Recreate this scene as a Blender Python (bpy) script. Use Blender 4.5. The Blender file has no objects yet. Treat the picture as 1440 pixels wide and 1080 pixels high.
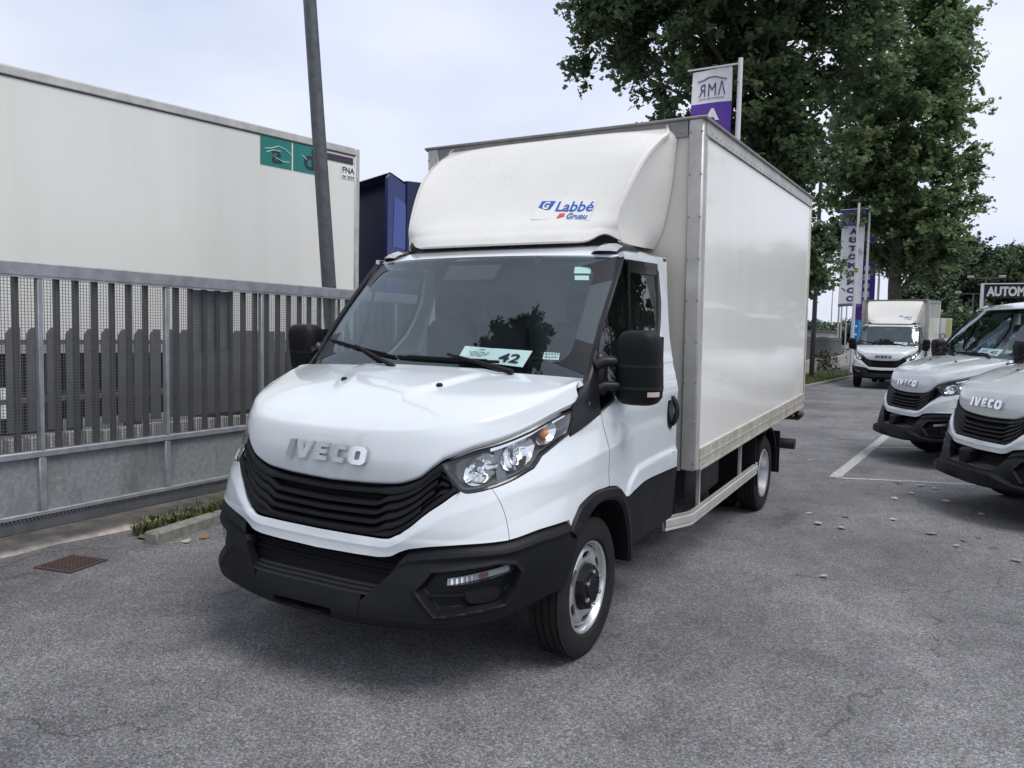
import bpy, bmesh, math, random
import numpy as np
from mathutils import Vector, Matrix, Euler
from mathutils.geometry import tessellate_polygon
rng=np.random.default_rng(7); random.seed(7)
scn=bpy.context.scene; col=scn.collection
# ---------------------------------------------------------------- camera
CAM=np.array([2.4188,-3.4284,1.5637]); YAW,PITCH,ROLL,FPX=.5169,-.0675,.0216,1100.6
_f=np.array([-math.sin(YAW)*math.cos(PITCH),math.cos(YAW)*math.cos(PITCH),math.sin(PITCH)]); _r=np.array([math.cos(YAW),math.sin(YAW),0]); _u=np.cross(_r,_f)
_r,_u=_r*math.cos(ROLL)+_u*math.sin(ROLL),_u*math.cos(ROLL)-_r*math.sin(ROLL)
cam=bpy.data.objects.new('camera',bpy.data.cameras.new('camera')); col.objects.link(cam); scn.camera=cam
cam.matrix_world=Matrix(((_r[0],_u[0],-_f[0],CAM[0]),(_r[1],_u[1],-_f[1],CAM[1]),(_r[2],_u[2],-_f[2],CAM[2]),(0,0,0,1)))
cam.data.sensor_fit='HORIZONTAL'; cam.data.sensor_width=36; cam.data.lens=FPX/1440*36; cam.data.clip_start=.05; cam.data.clip_end=3000
# ---------------------------------------------------------------- sky, sun, exposure
SUN=Vector((.46,-.12,.88)).normalized()
wd=bpy.data.worlds.new('World'); scn.world=wd; wd.use_nodes=True; nt=wd.node_tree; nt.nodes.clear()
def N(nt,typ,**kw):
    n=nt.nodes.new(typ)
    for k,v in kw.items():
        if k.startswith('i_'): n.inputs[k[2:].replace('_',' ')].default_value=v
        else: setattr(n,k,v)
    return n
_o=N(nt,'ShaderNodeOutputWorld'); _b=N(nt,'ShaderNodeBackground'); _b.inputs['Strength'].default_value=.1
_s=N(nt,'ShaderNodeTexSky',sky_type='NISHITA',sun_disc=False); _s.sun_elevation=math.asin(SUN.z); _s.sun_rotation=math.atan2(SUN.x,SUN.y); _s.air_density=1.2; _s.dust_density=2.0
_tc=N(nt,'ShaderNodeTexCoord'); _mp=N(nt,'ShaderNodeMapping'); _mp.inputs['Scale'].default_value=(1,1,2.4)
_n=N(nt,'ShaderNodeTexNoise'); _n.inputs['Scale'].default_value=2.1; _n.inputs['Detail'].default_value=5; _n.inputs['Roughness'].default_value=.5
_r1=N(nt,'ShaderNodeValToRGB'); _r1.color_ramp.elements[0].position=.30; _r1.color_ramp.elements[0].color=(5.0,5.45,6.8,1); _r1.color_ramp.elements[1].position=.68; _r1.color_ramp.elements[1].color=(6.6,6.8,7.5,1)
_n2=N(nt,'ShaderNodeTexNoise'); _n2.inputs['Scale'].default_value=1.3; _n2.inputs['Detail'].default_value=4
_r2=N(nt,'ShaderNodeValToRGB'); _r2.color_ramp.elements[0].position=.34; _r2.color_ramp.elements[0].color=(.72,.72,.72,1); _r2.color_ramp.elements[1].position=.55; _r2.color_ramp.elements[1].color=(.97,.97,.97,1)
_mx=N(nt,'ShaderNodeMix',data_type='RGBA')
L=nt.links.new
L(_tc.outputs['Generated'],_mp.inputs['Vector']); L(_mp.outputs[0],_n.inputs['Vector']); L(_mp.outputs[0],_n2.inputs['Vector']); L(_n.outputs['Fac'],_r1.inputs['Fac']); L(_n2.outputs['Fac'],_r2.inputs['Fac'])
L(_r2.outputs['Color'],_mx.inputs['Factor']); L(_s.outputs['Color'],_mx.inputs['A']); L(_r1.outputs['Color'],_mx.inputs['B']); L(_mx.outputs['Result'],_b.inputs['Color']); L(_b.outputs[0],_o.inputs['Surface'])
sl=bpy.data.lights.new('sun','SUN'); sl.energy=1.45; sl.angle=math.radians(30); sl.color=(1,.96,.90)
so=bpy.data.objects.new('sun',sl); col.objects.link(so); so.rotation_euler=SUN.to_track_quat('Z','Y').to_euler(); so.location=(0,0,30)
vs=scn.view_settings; vs.view_transform='Standard'; vs.look='None'; vs.exposure=0.57; vs.gamma=1; vs.use_curve_mapping=False
scn.render.engine='CYCLES'; scn.cycles.max_bounces=8; scn.cycles.transparent_max_bounces=16; scn.cycles.glossy_bounces=4; scn.cycles.transmission_bounces=6; scn.cycles.diffuse_bounces=3; scn.cycles.caustics_reflective=False; scn.cycles.caustics_refractive=False
# ---------------------------------------------------------------- materials
MATS={}
def lin(c): return tuple(((v/255+.055)/1.055)**2.4 if v/255>.04045 else v/255/12.92 for v in c)
def mat(name,colr,rough=.5,metal=0.,coat=0.,spec=.5,noise=None,bump=None,trans=0.,emit=None,alpha=1.,scratch=None):
    """noise=(scale,amount[,colour2]) mottles the colour; bump=(scale,strength)"""
    m=bpy.data.materials.new(name); m.use_nodes=True; nt=m.node_tree; b=nt.nodes['Principled BSDF']; MATS[name]=m
    b.inputs['Base Color'].default_value=(*colr,1); b.inputs['Roughness'].default_value=rough; b.inputs['Metallic'].default_value=metal
    b.inputs['Specular IOR Level'].default_value=spec; b.inputs['Coat Weight'].default_value=coat; b.inputs['Coat Roughness'].default_value=.04
    if trans: b.inputs['Transmission Weight'].default_value=trans
    if emit: b.inputs['Emission Color'].default_value=(*emit[0],1); b.inputs['Emission Strength'].default_value=emit[1]
    tc=N(nt,'ShaderNodeTexCoord')
    if noise:
        sc,am=noise[:2]; c2=noise[2] if len(noise)>2 else tuple(v*(1-am) for v in colr)
        n=N(nt,'ShaderNodeTexNoise'); n.inputs['Scale'].default_value=sc; n.inputs['Detail'].default_value=6; n.inputs['Roughness'].default_value=.6
        r=N(nt,'ShaderNodeValToRGB'); r.color_ramp.elements[0].position=.35; r.color_ramp.elements[1].position=.68; r.color_ramp.elements[0].color=(*c2,1); r.color_ramp.elements[1].color=(*colr,1)
        nt.links.new(tc.outputs['Object'],n.inputs['Vector']); nt.links.new(n.outputs['Fac'],r.inputs['Fac']); nt.links.new(r.outputs['Color'],b.inputs['Base Color'])
        rr=N(nt,'ShaderNodeMapRange'); rr.inputs['To Min'].default_value=min(1,rough*1.25+.02); rr.inputs['To Max'].default_value=rough*.85; nt.links.new(n.outputs['Fac'],rr.inputs['Value']); nt.links.new(rr.outputs[0],b.inputs['Roughness'])
    if bump:
        n=N(nt,'ShaderNodeTexNoise'); n.inputs['Scale'].default_value=bump[0]; n.inputs['Detail'].default_value=4; bm=N(nt,'ShaderNodeBump'); bm.inputs['Strength'].default_value=bump[1]; bm.inputs['Distance'].default_value=.01
        nt.links.new(tc.outputs['Object'],n.inputs['Vector']); nt.links.new(n.outputs['Fac'],bm.inputs['Height']); nt.links.new(bm.outputs[0],b.inputs['Normal'])
    return m
def glass(name,tint,refl=1.0,ior=1.5):
    """thin pane: tinted see-through plus mirror reflection by Fresnel"""
    m=bpy.data.materials.new(name); m.use_nodes=True; nt=m.node_tree; nt.nodes.clear(); MATS[name]=m
    o=N(nt,'ShaderNodeOutputMaterial'); t=N(nt,'ShaderNodeBsdfTransparent'); t.inputs['Color'].default_value=(*tint,1); g=N(nt,'ShaderNodeBsdfGlossy'); g.inputs['Roughness'].default_value=.012; g.inputs['Color'].default_value=(*(refl if hasattr(refl,'__len__') else (refl,)*3),1)
    lw=N(nt,'ShaderNodeFresnel'); ge=N(nt,'ShaderNodeNewGeometry'); mr=N(nt,'ShaderNodeMapRange'); mr.inputs['To Min'].default_value=ior; mr.inputs['To Max'].default_value=1/ior; nt.links.new(ge.outputs['Backfacing'],mr.inputs['Value']); nt.links.new(mr.outputs[0],lw.inputs['IOR']); mx=N(nt,'ShaderNodeMixShader')
    nt.links.new(lw.outputs[0],mx.inputs['Fac']); nt.links.new(t.outputs[0],mx.inputs[1]); nt.links.new(g.outputs[0],mx.inputs[2]); nt.links.new(mx.outputs[0],o.inputs['Surface']); return m
mat('white_paint',(.69,.735,.76),.20,coat=1.0,noise=(3,.05),bump=(2.2,.012))
mat('black_plastic',(.0065,.007,.0095),.48,spec=.26,noise=(9,.25),bump=(420,.10))
mat('gloss_black',(.012,.012,.014),.12,coat=.3)
mat('satin_black',(.011,.012,.015),.34,spec=.34,noise=(5,.15))
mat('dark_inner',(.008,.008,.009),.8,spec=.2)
mat('chrome',(.86,.87,.88),.06,metal=1)
mat('reflector',(.92,.93,.94),.11,metal=1)
mat('lamp_grey',(.17,.175,.185),.30,metal=.4)
mat('amber',(.9,.28,.03),.3,coat=.4)
mat('lamp_lens_white',(.36,.38,.40),.14,coat=.8); mat('rim_rear',(.60,.61,.63),.34,metal=.9,noise=(8,.15))
mat('lamp_red_dull',(.20,.045,.04),.25,coat=.5); mat('red_lens',(.55,.03,.03),.2,coat=.5)
mat('indicator_lens',(.55,.42,.38),.18,coat=.5)
glass('clear_lens',(.93,.95,.96)); glass('screen_glass',(.88,.95,.96),(.84,.95,1.0),1.88); glass('side_glass',(.30,.36,.36),1.0,1.55)
mat('fairing_white',(.74,.73,.695),.30,coat=.4,noise=(2.2,.10,(.69,.678,.635)))
def specks(m,amount=.72):
    nt=m.node_tree; b=nt.nodes['Principled BSDF']; src=b.inputs['Base Color'].links[0].from_socket; tc=N(nt,'ShaderNodeTexCoord'); n=N(nt,'ShaderNodeTexNoise'); n.inputs['Scale'].default_value=85; n.inputs['Detail'].default_value=2; k=N(nt,'ShaderNodeTexNoise'); k.inputs['Scale'].default_value=3.2; k.inputs['Detail'].default_value=3
    a=N(nt,'ShaderNodeMapRange'); a.inputs['From Min'].default_value=amount-.02; a.inputs['From Max'].default_value=amount+.02; c=N(nt,'ShaderNodeMapRange'); c.inputs['From Min'].default_value=.45; c.inputs['From Max'].default_value=.62; mu=N(nt,'ShaderNodeMath',operation='MULTIPLY'); mx=N(nt,'ShaderNodeMix',data_type='RGBA'); mx.inputs['B'].default_value=(.16,.145,.12,1); l=nt.links.new
    l(tc.outputs['Object'],n.inputs['Vector']); l(tc.outputs['Object'],k.inputs['Vector']); l(n.outputs['Fac'],a.inputs['Value']); l(k.outputs['Fac'],c.inputs['Value']); l(a.outputs[0],mu.inputs[0]); l(c.outputs[0],mu.inputs[1]); l(mu.outputs[0],mx.inputs['Factor']); l(src,mx.inputs['A']); l(mx.outputs['Result'],b.inputs['Base Color'])
specks(MATS['fairing_white'],.712)
def panel_mat():
    m=mat('box_panel',(.84,.83,.785),.20,coat=.35,noise=(.9,.05),bump=(1.1,.05)); return m
def streaks(m,dark,amount=.5,sc=(9,9,.35),at_=(.50,.74)):
    nt=m.node_tree; b=nt.nodes['Principled BSDF']; src=b.inputs['Base Color'].links[0].from_socket; tc=N(nt,'ShaderNodeTexCoord'); mp=N(nt,'ShaderNodeMapping'); mp.inputs['Scale'].default_value=sc; n=N(nt,'ShaderNodeTexNoise'); n.inputs['Scale'].default_value=1; n.inputs['Detail'].default_value=5; n.inputs['Roughness'].default_value=.65
    r=N(nt,'ShaderNodeMapRange'); r.inputs['From Min'].default_value=at_[0]; r.inputs['From Max'].default_value=at_[1]; r.inputs['To Max'].default_value=amount; mx=N(nt,'ShaderNodeMix',data_type='RGBA'); mx.inputs['B'].default_value=(*dark,1); l=nt.links.new
    l(tc.outputs['Object'],mp.inputs['Vector']); l(mp.outputs[0],n.inputs['Vector']); l(n.outputs['Fac'],r.inputs['Value']); l(r.outputs[0],mx.inputs['Factor']); l(src,mx.inputs['A']); l(mx.outputs['Result'],b.inputs['Base Color'])
streaks(panel_mat(),(.62,.59,.52),.22,(2.4,2.4,.22),(.48,.78))
mat('box_front',(.64,.62,.56),.35,noise=(1.6,.12))
mat('rivet',(.30,.29,.26),.5,metal=.4); mat('aluminium',(.56,.55,.52),.42,metal=.35,noise=(6,.25),bump=(30,.03))
mat('rail_dirty',(.56,.54,.47),.45,metal=.25,noise=(7,.35,(.38,.36,.30)),bump=(40,.05))
mat('rail_top',(.30,.295,.28),.5,metal=.5,noise=(5,.3))
mat('steel_dark',(.03,.03,.032),.6,noise=(6,.4))
mat('tyre_rubber',(.010,.010,.011),.74,spec=.28,noise=(14,.35,(.018,.0175,.017)))
mat('wheel_silver',(.74,.75,.77),.22,metal=.8,noise=(8,.12))
mat('nut_steel',(.45,.45,.46),.3,metal=1)
mat('seat_fabric',(.05,.052,.058),.85); mat('dash',(.06,.065,.07),.65,noise=(8,.2)); mat('cab_lining',(.20,.21,.21),.8)
mat('paper_green',(.50,.72,.66),.7); mat('paper_pale',(.70,.84,.81),.7); mat('paper_white',(.78,.80,.80),.7); mat('ink_black',(.012,.014,.016),.6)
mat('logo_blue',lin((24,84,170)),.4); mat('logo_red',lin((214,60,70)),.4); mat('sticker_clear',(.735,.725,.69),.22)
mat('galvanised',(.40,.42,.45),.48,metal=.45,noise=(9,.35,(.27,.29,.315)),bump=(60,.05))
mat('galvanised_panel',(.39,.41,.425),.5,metal=.35,noise=(28,.45,(.27,.285,.295)),bump=(80,.04))
mat('galvanised_dark',(.165,.17,.18),.55,metal=.4,noise=(8,.3))
mat('wire',(.17,.175,.185),.5,metal=.5)
mat('pale_grey',(.17,.175,.188),.6,noise=(7,.3)); mat('block_grey',(.52,.51,.50),.85,noise=(14,.3))
mat('trailer_white',(.77,.77,.725),.38,coat=.15,noise=(.5,.05)); streaks(MATS['trailer_white'],(.56,.55,.49),.30,(1.6,1.6,.16),(.48,.8)); streaks(MATS['galvanised_panel'],(.13,.135,.135),.55,(3,3,1.2),(.48,.66)); mat('teal',lin((22,120,112)),.5); mat('dark_print',lin((60,48,62)),.5); mat('print_grey',lin((30,46,50)),.5); mat('cab_blue',lin((11,30,100)),.2,coat=.6); mat('cab_blue_light',lin((38,62,140)),.12,coat=.8); mat('cab_blue_dark',lin((15,26,66)),.32)
mat('pole_grey',(.13,.14,.15),.55,metal=.4,noise=(12,.3,(.09,.095,.105)),bump=(30,.05))
mat('concrete',(.30,.29,.26),.9,noise=(16,.4,(.17,.165,.15)),bump=(60,.4)); mat('sandy',(.60,.54,.46),.95,noise=(7,.35,(.30,.27,.24)),bump=(50,.5)); mat('soil',(.17,.145,.12),.95,noise=(25,.5),bump=(60,.6))
mat('rust',(.11,.072,.066),.85,metal=.1,noise=(30,.4,(.075,.055,.052)),bump=(90,.3))
mat('line_paint',(.56,.56,.55),.8,noise=(22,.7,(.24,.24,.245)))
mat('badge_chrome',(.78,.79,.81),.09,metal=1); mat('flag_white',(.78,.78,.80),.7,noise=(6,.12)); mat('flag_purple',lin((90,56,156)),.7,noise=(6,.15)); mat('print_purple',lin((78,58,110)),.7); mat('flag_grey',lin((105,90,125)),.7); mat('pole_white',(.60,.61,.62),.4)
mat('wall_white',(.50,.49,.46),.9,noise=(3,.45,(.30,.29,.26))); mat('fence_grey',(.14,.145,.15),.7,noise=(2,.2))
mat('sign_dark',lin((30,26,40)),.5); mat('sign_white',(.75,.75,.76),.5); mat('sign_blue',lin((20,100,180)),.5); mat('sign_cyan',lin((40,150,190)),.5); mat('sign_red',lin((120,20,40)),.5); mat('sign_yellow',lin((190,190,130)),.6); mat('render_grey',(.42,.42,.40),.9,noise=(2,.2))
def leafmat(name,c1,c2,c3,trans=.3):
    m=bpy.data.materials.new(name); m.use_nodes=True; nt=m.node_tree; nt.nodes.clear(); MATS[name]=m
    o=N(nt,'ShaderNodeOutputMaterial'); a=N(nt,'ShaderNodeAttribute',attribute_name='tint'); r=N(nt,'ShaderNodeValToRGB'); e=r.color_ramp.elements; e[0].color=(*c1,1); e[1].color=(*c3,1); e.new(.55).color=(*c2,1)
    p=N(nt,'ShaderNodeBsdfPrincipled'); p.inputs['Roughness'].default_value=.40; p.inputs['Specular IOR Level'].default_value=.55; t=N(nt,'ShaderNodeBsdfTranslucent'); mx=N(nt,'ShaderNodeMixShader'); mx.inputs['Fac'].default_value=trans
    for x in (p.inputs['Base Color'],t.inputs['Color']): nt.links.new(r.outputs['Color'],x)
    nt.links.new(a.outputs['Fac'],r.inputs['Fac']); nt.links.new(p.outputs[0],mx.inputs[1]); nt.links.new(t.outputs[0],mx.inputs[2]); nt.links.new(mx.outputs[0],o.inputs['Surface'])
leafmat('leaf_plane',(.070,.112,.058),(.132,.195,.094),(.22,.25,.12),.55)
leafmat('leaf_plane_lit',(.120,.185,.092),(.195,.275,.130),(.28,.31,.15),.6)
leafmat('leaf_far',(.045,.075,.050),(.080,.125,.075),(.12,.165,.09),.3)
leafmat('leaf_far_light',(.065,.105,.055),(.105,.155,.075),(.15,.20,.095),.3)
leafmat('grass',(.05,.08,.02),(.09,.13,.035),(.22,.19,.09),.3)
leafmat('fallen',(.30,.13,.07),(.42,.32,.22),(.55,.50,.42),.1)
leafmat('bush',(.04,.055,.025),(.07,.085,.035),(.14,.10,.08),.2)
mat('bark',(.10,.09,.075),.9,noise=(5,.45,(.055,.05,.045)),bump=(18,.5))
def asphalt():
    m=bpy.data.materials.new('asphalt'); m.use_nodes=True; nt=m.node_tree; b=nt.nodes['Principled BSDF']; MATS['asphalt']=m; l=nt.links.new
    tc=N(nt,'ShaderNodeTexCoord'); v=N(nt,'ShaderNodeTexVoronoi'); v.inputs['Scale'].default_value=140; v2=N(nt,'ShaderNodeTexNoise'); v2.inputs['Scale'].default_value=150; v2.inputs['Detail'].default_value=3
    big=N(nt,'ShaderNodeTexNoise'); big.inputs['Scale'].default_value=.55; big.inputs['Detail'].default_value=7; big.inputs['Roughness'].default_value=.62
    mid=N(nt,'ShaderNodeTexNoise'); mid.inputs['Scale'].default_value=5; mid.inputs['Detail'].default_value=5
    for x in (v,v2,big,mid): l(tc.outputs['Object'],x.inputs['Vector'])
    sep=N(nt,'ShaderNodeSeparateColor'); l(v.outputs['Color'],sep.inputs[0])
    r=N(nt,'ShaderNodeValToRGB'); e=r.color_ramp.elements; e[0].position=.0; e[0].color=(.084,.085,.087,1); e[1].position=1; e[1].color=(.33,.33,.34,1); e.new(.42).color=(.155,.156,.159,1); e.new(.78).color=(.218,.219,.223,1); l(sep.outputs[0],r.inputs['Fac'])
    r2=N(nt,'ShaderNodeValToRGB'); e=r2.color_ramp.elements; e[0].position=.33; e[0].color=(.62,.62,.64,1); e[1].position=.66; e[1].color=(1.16,1.16,1.15,1); l(big.outputs['Fac'],r2.inputs['Fac'])
    r3=N(nt,'ShaderNodeValToRGB'); e=r3.color_ramp.elements; e[0].position=.3; e[0].color=(.86,.86,.87,1); e[1].position=.7; e[1].color=(1.1,1.1,1.1,1); l(mid.outputs['Fac'],r3.inputs['Fac'])
    m1=N(nt,'ShaderNodeMix',data_type='RGBA',blend_type='MULTIPLY'); m1.inputs['Factor'].default_value=1; l(r.outputs[0],m1.inputs['A']); l(r2.outputs[0],m1.inputs['B'])
    st=N(nt,'ShaderNodeTexNoise'); st.inputs['Scale'].default_value=.85; st.inputs['Detail'].default_value=8; st.inputs['Roughness'].default_value=.7; mpp=N(nt,'ShaderNodeMapping'); mpp.inputs['Location'].default_value=(3.1,7.7,0); mpp.inputs['Scale'].default_value=(1.5,.6,1); l(tc.outputs['Object'],mpp.inputs['Vector']); l(mpp.outputs[0],st.inputs['Vector'])
    r4=N(nt,'ShaderNodeValToRGB'); e=r4.color_ramp.elements; e[0].position=.30; e[0].color=(.50,.50,.51,1); e[1].position=.64; e[1].color=(1.12,1.12,1.11,1); e.new(.42).color=(.96,.96,.96,1); l(st.outputs['Fac'],r4.inputs['Fac'])
    m0=N(nt,'ShaderNodeMix',data_type='RGBA',blend_type='MULTIPLY'); m0.inputs['Factor'].default_value=1; l(m1.outputs['Result'],m0.inputs['A']); l(r4.outputs[0],m0.inputs['B'])
    oi=N(nt,'ShaderNodeTexNoise'); oi.inputs['Scale'].default_value=3.4; oi.inputs['Detail'].default_value=4; l(mpp.outputs[0],oi.inputs['Vector']); r5=N(nt,'ShaderNodeValToRGB'); e=r5.color_ramp.elements; e[0].position=.66; e[0].color=(1,1,1,1); e[1].position=.74; e[1].color=(.62,.61,.60,1); l(oi.outputs['Fac'],r5.inputs['Fac'])
    m00=N(nt,'ShaderNodeMix',data_type='RGBA',blend_type='MULTIPLY'); m00.inputs['Factor'].default_value=1; l(m0.outputs['Result'],m00.inputs['A']); l(r5.outputs[0],m00.inputs['B'])
    m2=N(nt,'ShaderNodeMix',data_type='RGBA',blend_type='MULTIPLY'); m2.inputs['Factor'].default_value=1; l(m00.outputs['Result'],m2.inputs['A']); l(r3.outputs[0],m2.inputs['B'])
    # hairline cracks
    vc=N(nt,'ShaderNodeTexVoronoi',feature='DISTANCE_TO_EDGE'); vc.inputs['Scale'].default_value=.33
    wob=N(nt,'ShaderNodeTexNoise'); wob.inputs['Scale'].default_value=2.5; wob.inputs['Detail'].default_value=6; l(tc.outputs['Object'],wob.inputs['Vector'])
    ad=N(nt,'ShaderNodeVectorMath',operation='MULTIPLY_ADD'); ad.inputs[1].default_value=(.55,.55,.0); l(wob.outputs['Color'],ad.inputs[0]); l(tc.outputs['Object'],ad.inputs[2]); l(ad.outputs[0],vc.inputs['Vector'])
    ck=N(nt,'ShaderNodeMapRange'); ck.inputs['From Min'].default_value=.0; ck.inputs['From Max'].default_value=.0028; ck.inputs['To Min'].default_value=.52; ck.inputs['To Max'].default_value=1; l(vc.outputs['Distance'],ck.inputs['Value'])
    msk=N(nt,'ShaderNodeMapRange'); msk.inputs['From Min'].default_value=.46; msk.inputs['From Max'].default_value=.52; l(big.outputs['Fac'],msk.inputs['Value'])
    mxc=N(nt,'ShaderNodeMath',operation='MAXIMUM'); l(ck.outputs[0],mxc.inputs[0]); l(msk.outputs[0],mxc.inputs[1])
    m3=N(nt,'ShaderNodeMix',data_type='RGBA',blend_type='MULTIPLY'); m3.inputs['Factor'].default_value=1; l(m2.outputs['Result'],m3.inputs['A']); l(mxc.outputs[0],m3.inputs['B'])
    l(m3.outputs['Result'],b.inputs['Base Color']); b.inputs['Roughness'].default_value=.82; b.inputs['Specular IOR Level'].default_value=.35
    bp=N(nt,'ShaderNodeBump'); bp.inputs['Strength'].default_value=.55; bp.inputs['Distance'].default_value=.004; l(v.outputs['Distance'],bp.inputs['Height']); bp.invert=True; l(bp.outputs[0],b.inputs['Normal'])
asphalt()
# ---------------------------------------------------------------- mesh helpers
def tag(o,label=None,cat=None,group=None,kind=None):
    for k,v in (('label',label),('category',cat),('group',group),('kind',kind)):
        if v: o[k]=v
    return o
def mkobj(name,me,parent=None):
    o=bpy.data.objects.new(name,me); col.objects.link(o)
    if parent: o.parent=parent
    return o
def empty(name,loc=(0,0,0),rot=(0,0,0),parent=None):
    o=mkobj(name,None,parent); o.location=loc; o.rotation_euler=rot; o.empty_display_size=.2; return o
class MB:
    def __init__(s): s.v=[]; s.f=[]; s.n=0; s.fm=[]
    def add(s,V,F,m=0):
        V=[tuple(float(c) for c in p) for p in V]; s.v+=V; s.f+=[tuple(int(i)+s.n for i in f) for f in F]; s.n+=len(V); s.fm+=[m]*len(F); return s
    def box(s,c,d,rz=0,m=0,bev=0):
        hx,hy,hz=[x/2 for x in d]; cs,sn=math.cos(rz),math.sin(rz)
        if bev:
            b=min(bev,hx*.9,hy*.9,hz*.9); P=[]
            for z,k in ((-hz,b),(-hz+b,0),(hz-b,0),(hz,b)):
                for x,y in ((-hx+b+0,-hy+k),(hx-b,-hy+k),(hx-k,-hy+b),(hx-k,hy-b),(hx-b,hy-k),(-hx+b,hy-k),(-hx+k,hy-b),(-hx+k,-hy+b)): P.append((x,y,z))
            F=[tuple(range(7,-1,-1)),tuple(range(24,32))]+[(r*8+i,r*8+(i+1)%8,r*8+8+(i+1)%8,r*8+8+i) for r in range(3) for i in range(8)]
        else:
            P=[(-hx,-hy,-hz),(hx,-hy,-hz),(hx,hy,-hz),(-hx,hy,-hz),(-hx,-hy,hz),(hx,-hy,hz),(hx,hy,hz),(-hx,hy,hz)]; F=[(0,3,2,1),(4,5,6,7),(0,1,5,4),(1,2,6,5),(2,3,7,6),(3,0,4,7)]
        return s.add([(c[0]+cs*x-sn*y,c[1]+sn*x+cs*y,c[2]+z) for x,y,z in P],F,m)
    def tube(s,path,rad,n=8,m=0,cap=True,sq=None):
        path=[Vector(p) for p in path]; K=len(path); rad=rad if hasattr(rad,'__len__') else [rad]*K; V=[]
        up=None
        for i,p in enumerate(path):
            d=(path[min(i+1,K-1)]-path[max(i-1,0)]).normalized()
            if up is None: up=Vector((0,0,1)) if abs(d.z)<.9 else Vector((1,0,0))
            a=d.cross(up).normalized(); b=a.cross(d).normalized(); up=b
            for j in range(n):
                t=2*math.pi*(j+.5)/n; V.append(p+a*math.cos(t)*rad[i]+b*math.sin(t)*rad[i])
        F=[(i*n+j,i*n+(j+1)%n,i*n+n+(j+1)%n,i*n+n+j) for i in range(K-1) for j in range(n)]
        if cap: F+=[tuple(range(n-1,-1,-1)),tuple(range((K-1)*n,K*n))]
        return s.add(V,F,m)
    def lathe(s,prof,n=40,c=(0,0,0),axis='x',m=0,close=False):
        """prof: list of (a,r) along the axis"""
        V=[]
        for a,r in prof:
            for j in range(n):
                t=2*math.pi*j/n; q=(a,r*math.cos(t),r*math.sin(t))
                if axis=='y': q=(q[1],q[0],q[2])
                if axis=='z': q=(q[1],q[2],q[0])
                V.append((c[0]+q[0],c[1]+q[1],c[2]+q[2]))
        K=len(prof); F=[(i*n+j,i*n+(j+1)%n,((i+1)%K)*n+(j+1)%n,((i+1)%K)*n+j) for i in range(K if close else K-1) for j in range(n)]
        return s.add(V,F,m)
    def grid(s,P,m=0,flip=False):
        P=np.asarray(P); r,c=P.shape[:2]
        F=[(i*c+j,i*c+j+1,i*c+c+j+1,i*c+c+j) for i in range(r-1) for j in range(c-1)]
        if flip: F=[f[::-1] for f in F]
        return s.add(P.reshape(-1,3),F,m)
    def panel(s,P,depth=.025,m=0,ref=(0,.6,1.0)):
        """grid with its rim turned inward"""
        P=np.asarray(P,float); r,c=P.shape[:2]
        du=np.gradient(P,axis=1); dv=np.gradient(P,axis=0); n=np.cross(du,dv); n/=np.linalg.norm(n,axis=-1,keepdims=True)+1e-12
        fl=np.mean(np.sum(n*(P-np.array(ref)),-1))<0
        if fl: n=-n
        s.grid(P,m,flip=fl); base=s.n-r*c
        ring=[(0,j) for j in range(c)]+[(i,c-1) for i in range(1,r)]+[(r-1,j) for j in range(c-2,-1,-1)]+[(i,0) for i in range(r-2,0,-1)]
        V=[P[i,j]-n[i,j]*depth for i,j in ring]; k=len(ring); b2=s.n; s.v+=[tuple(map(float,v)) for v in V]; s.n+=k
        for a in range(k):
            i,j=ring[a]; i2,j2=ring[(a+1)%k]; f=(base+i*c+j,b2+a,b2+(a+1)%k,base+i2*c+j2); s.f.append(f if not fl else f[::-1]); s.fm.append(m)
        return s
    def prism(s,poly,fn,d0,d1,m=0):
        """poly: list of (a,b) loops (first outer, rest holes); fn(a,b,d)->xyz; extruded from d0 to d1"""
        loops=poly if hasattr(poly[0][0],'__len__') else [poly]
        tri=tessellate_polygon([[Vector((a,b,0)) for a,b in lp] for lp in loops]); flat=[q for lp in loops for q in lp]; k=len(flat)
        V=[fn(a,b,d1) for a,b in flat]+[fn(a,b,d0) for a,b in flat]; F=[t for t in tri]+[tuple(k+i for i in t[::-1]) for t in tri]; o=0
        for lp in loops:
            q=len(lp); F+=[(o+i,o+(i+1)%q,k+o+(i+1)%q,k+o+i) for i in range(q)]; o+=q
        return s.add(V,F,m)
    def mesh(s,name,mats,smooth=True,ang=38):
        me=bpy.data.meshes.new(name); me.from_pydata(s.v,[],s.f); mats=[mats] if isinstance(mats,str) else mats
        for m in mats: me.materials.append(MATS[m])
        if len(mats)>1: me.polygons.foreach_set('material_index',s.fm)
        me.validate()
        bm=bmesh.new(); bm.from_mesh(me); bmesh.ops.recalc_face_normals(bm,faces=bm.faces) if len(s.f)<4000 else None; bm.to_mesh(me); bm.free()
        if smooth:
            me.shade_smooth(); me.set_sharp_from_angle(angle=math.radians(ang))
        return me
    def build(s,name,mats,parent=None,smooth=True,ang=38): return mkobj(name,s.mesh(name,mats,smooth,ang),parent)
def copy_tree(o,parent=None,skip=()):
    c=o.copy(); col.objects.link(c); c.parent=parent
    for ch in list(KIDS.get(o.name,())) : 
        if ch.name not in skip: copy_tree(ch,c,skip)
    return c
KIDS={}
def index_kids():
    KIDS.clear()
    for o in bpy.data.objects:
        if o.parent: KIDS.setdefault(o.parent.name,[]).append(o)
_tx={}
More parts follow.
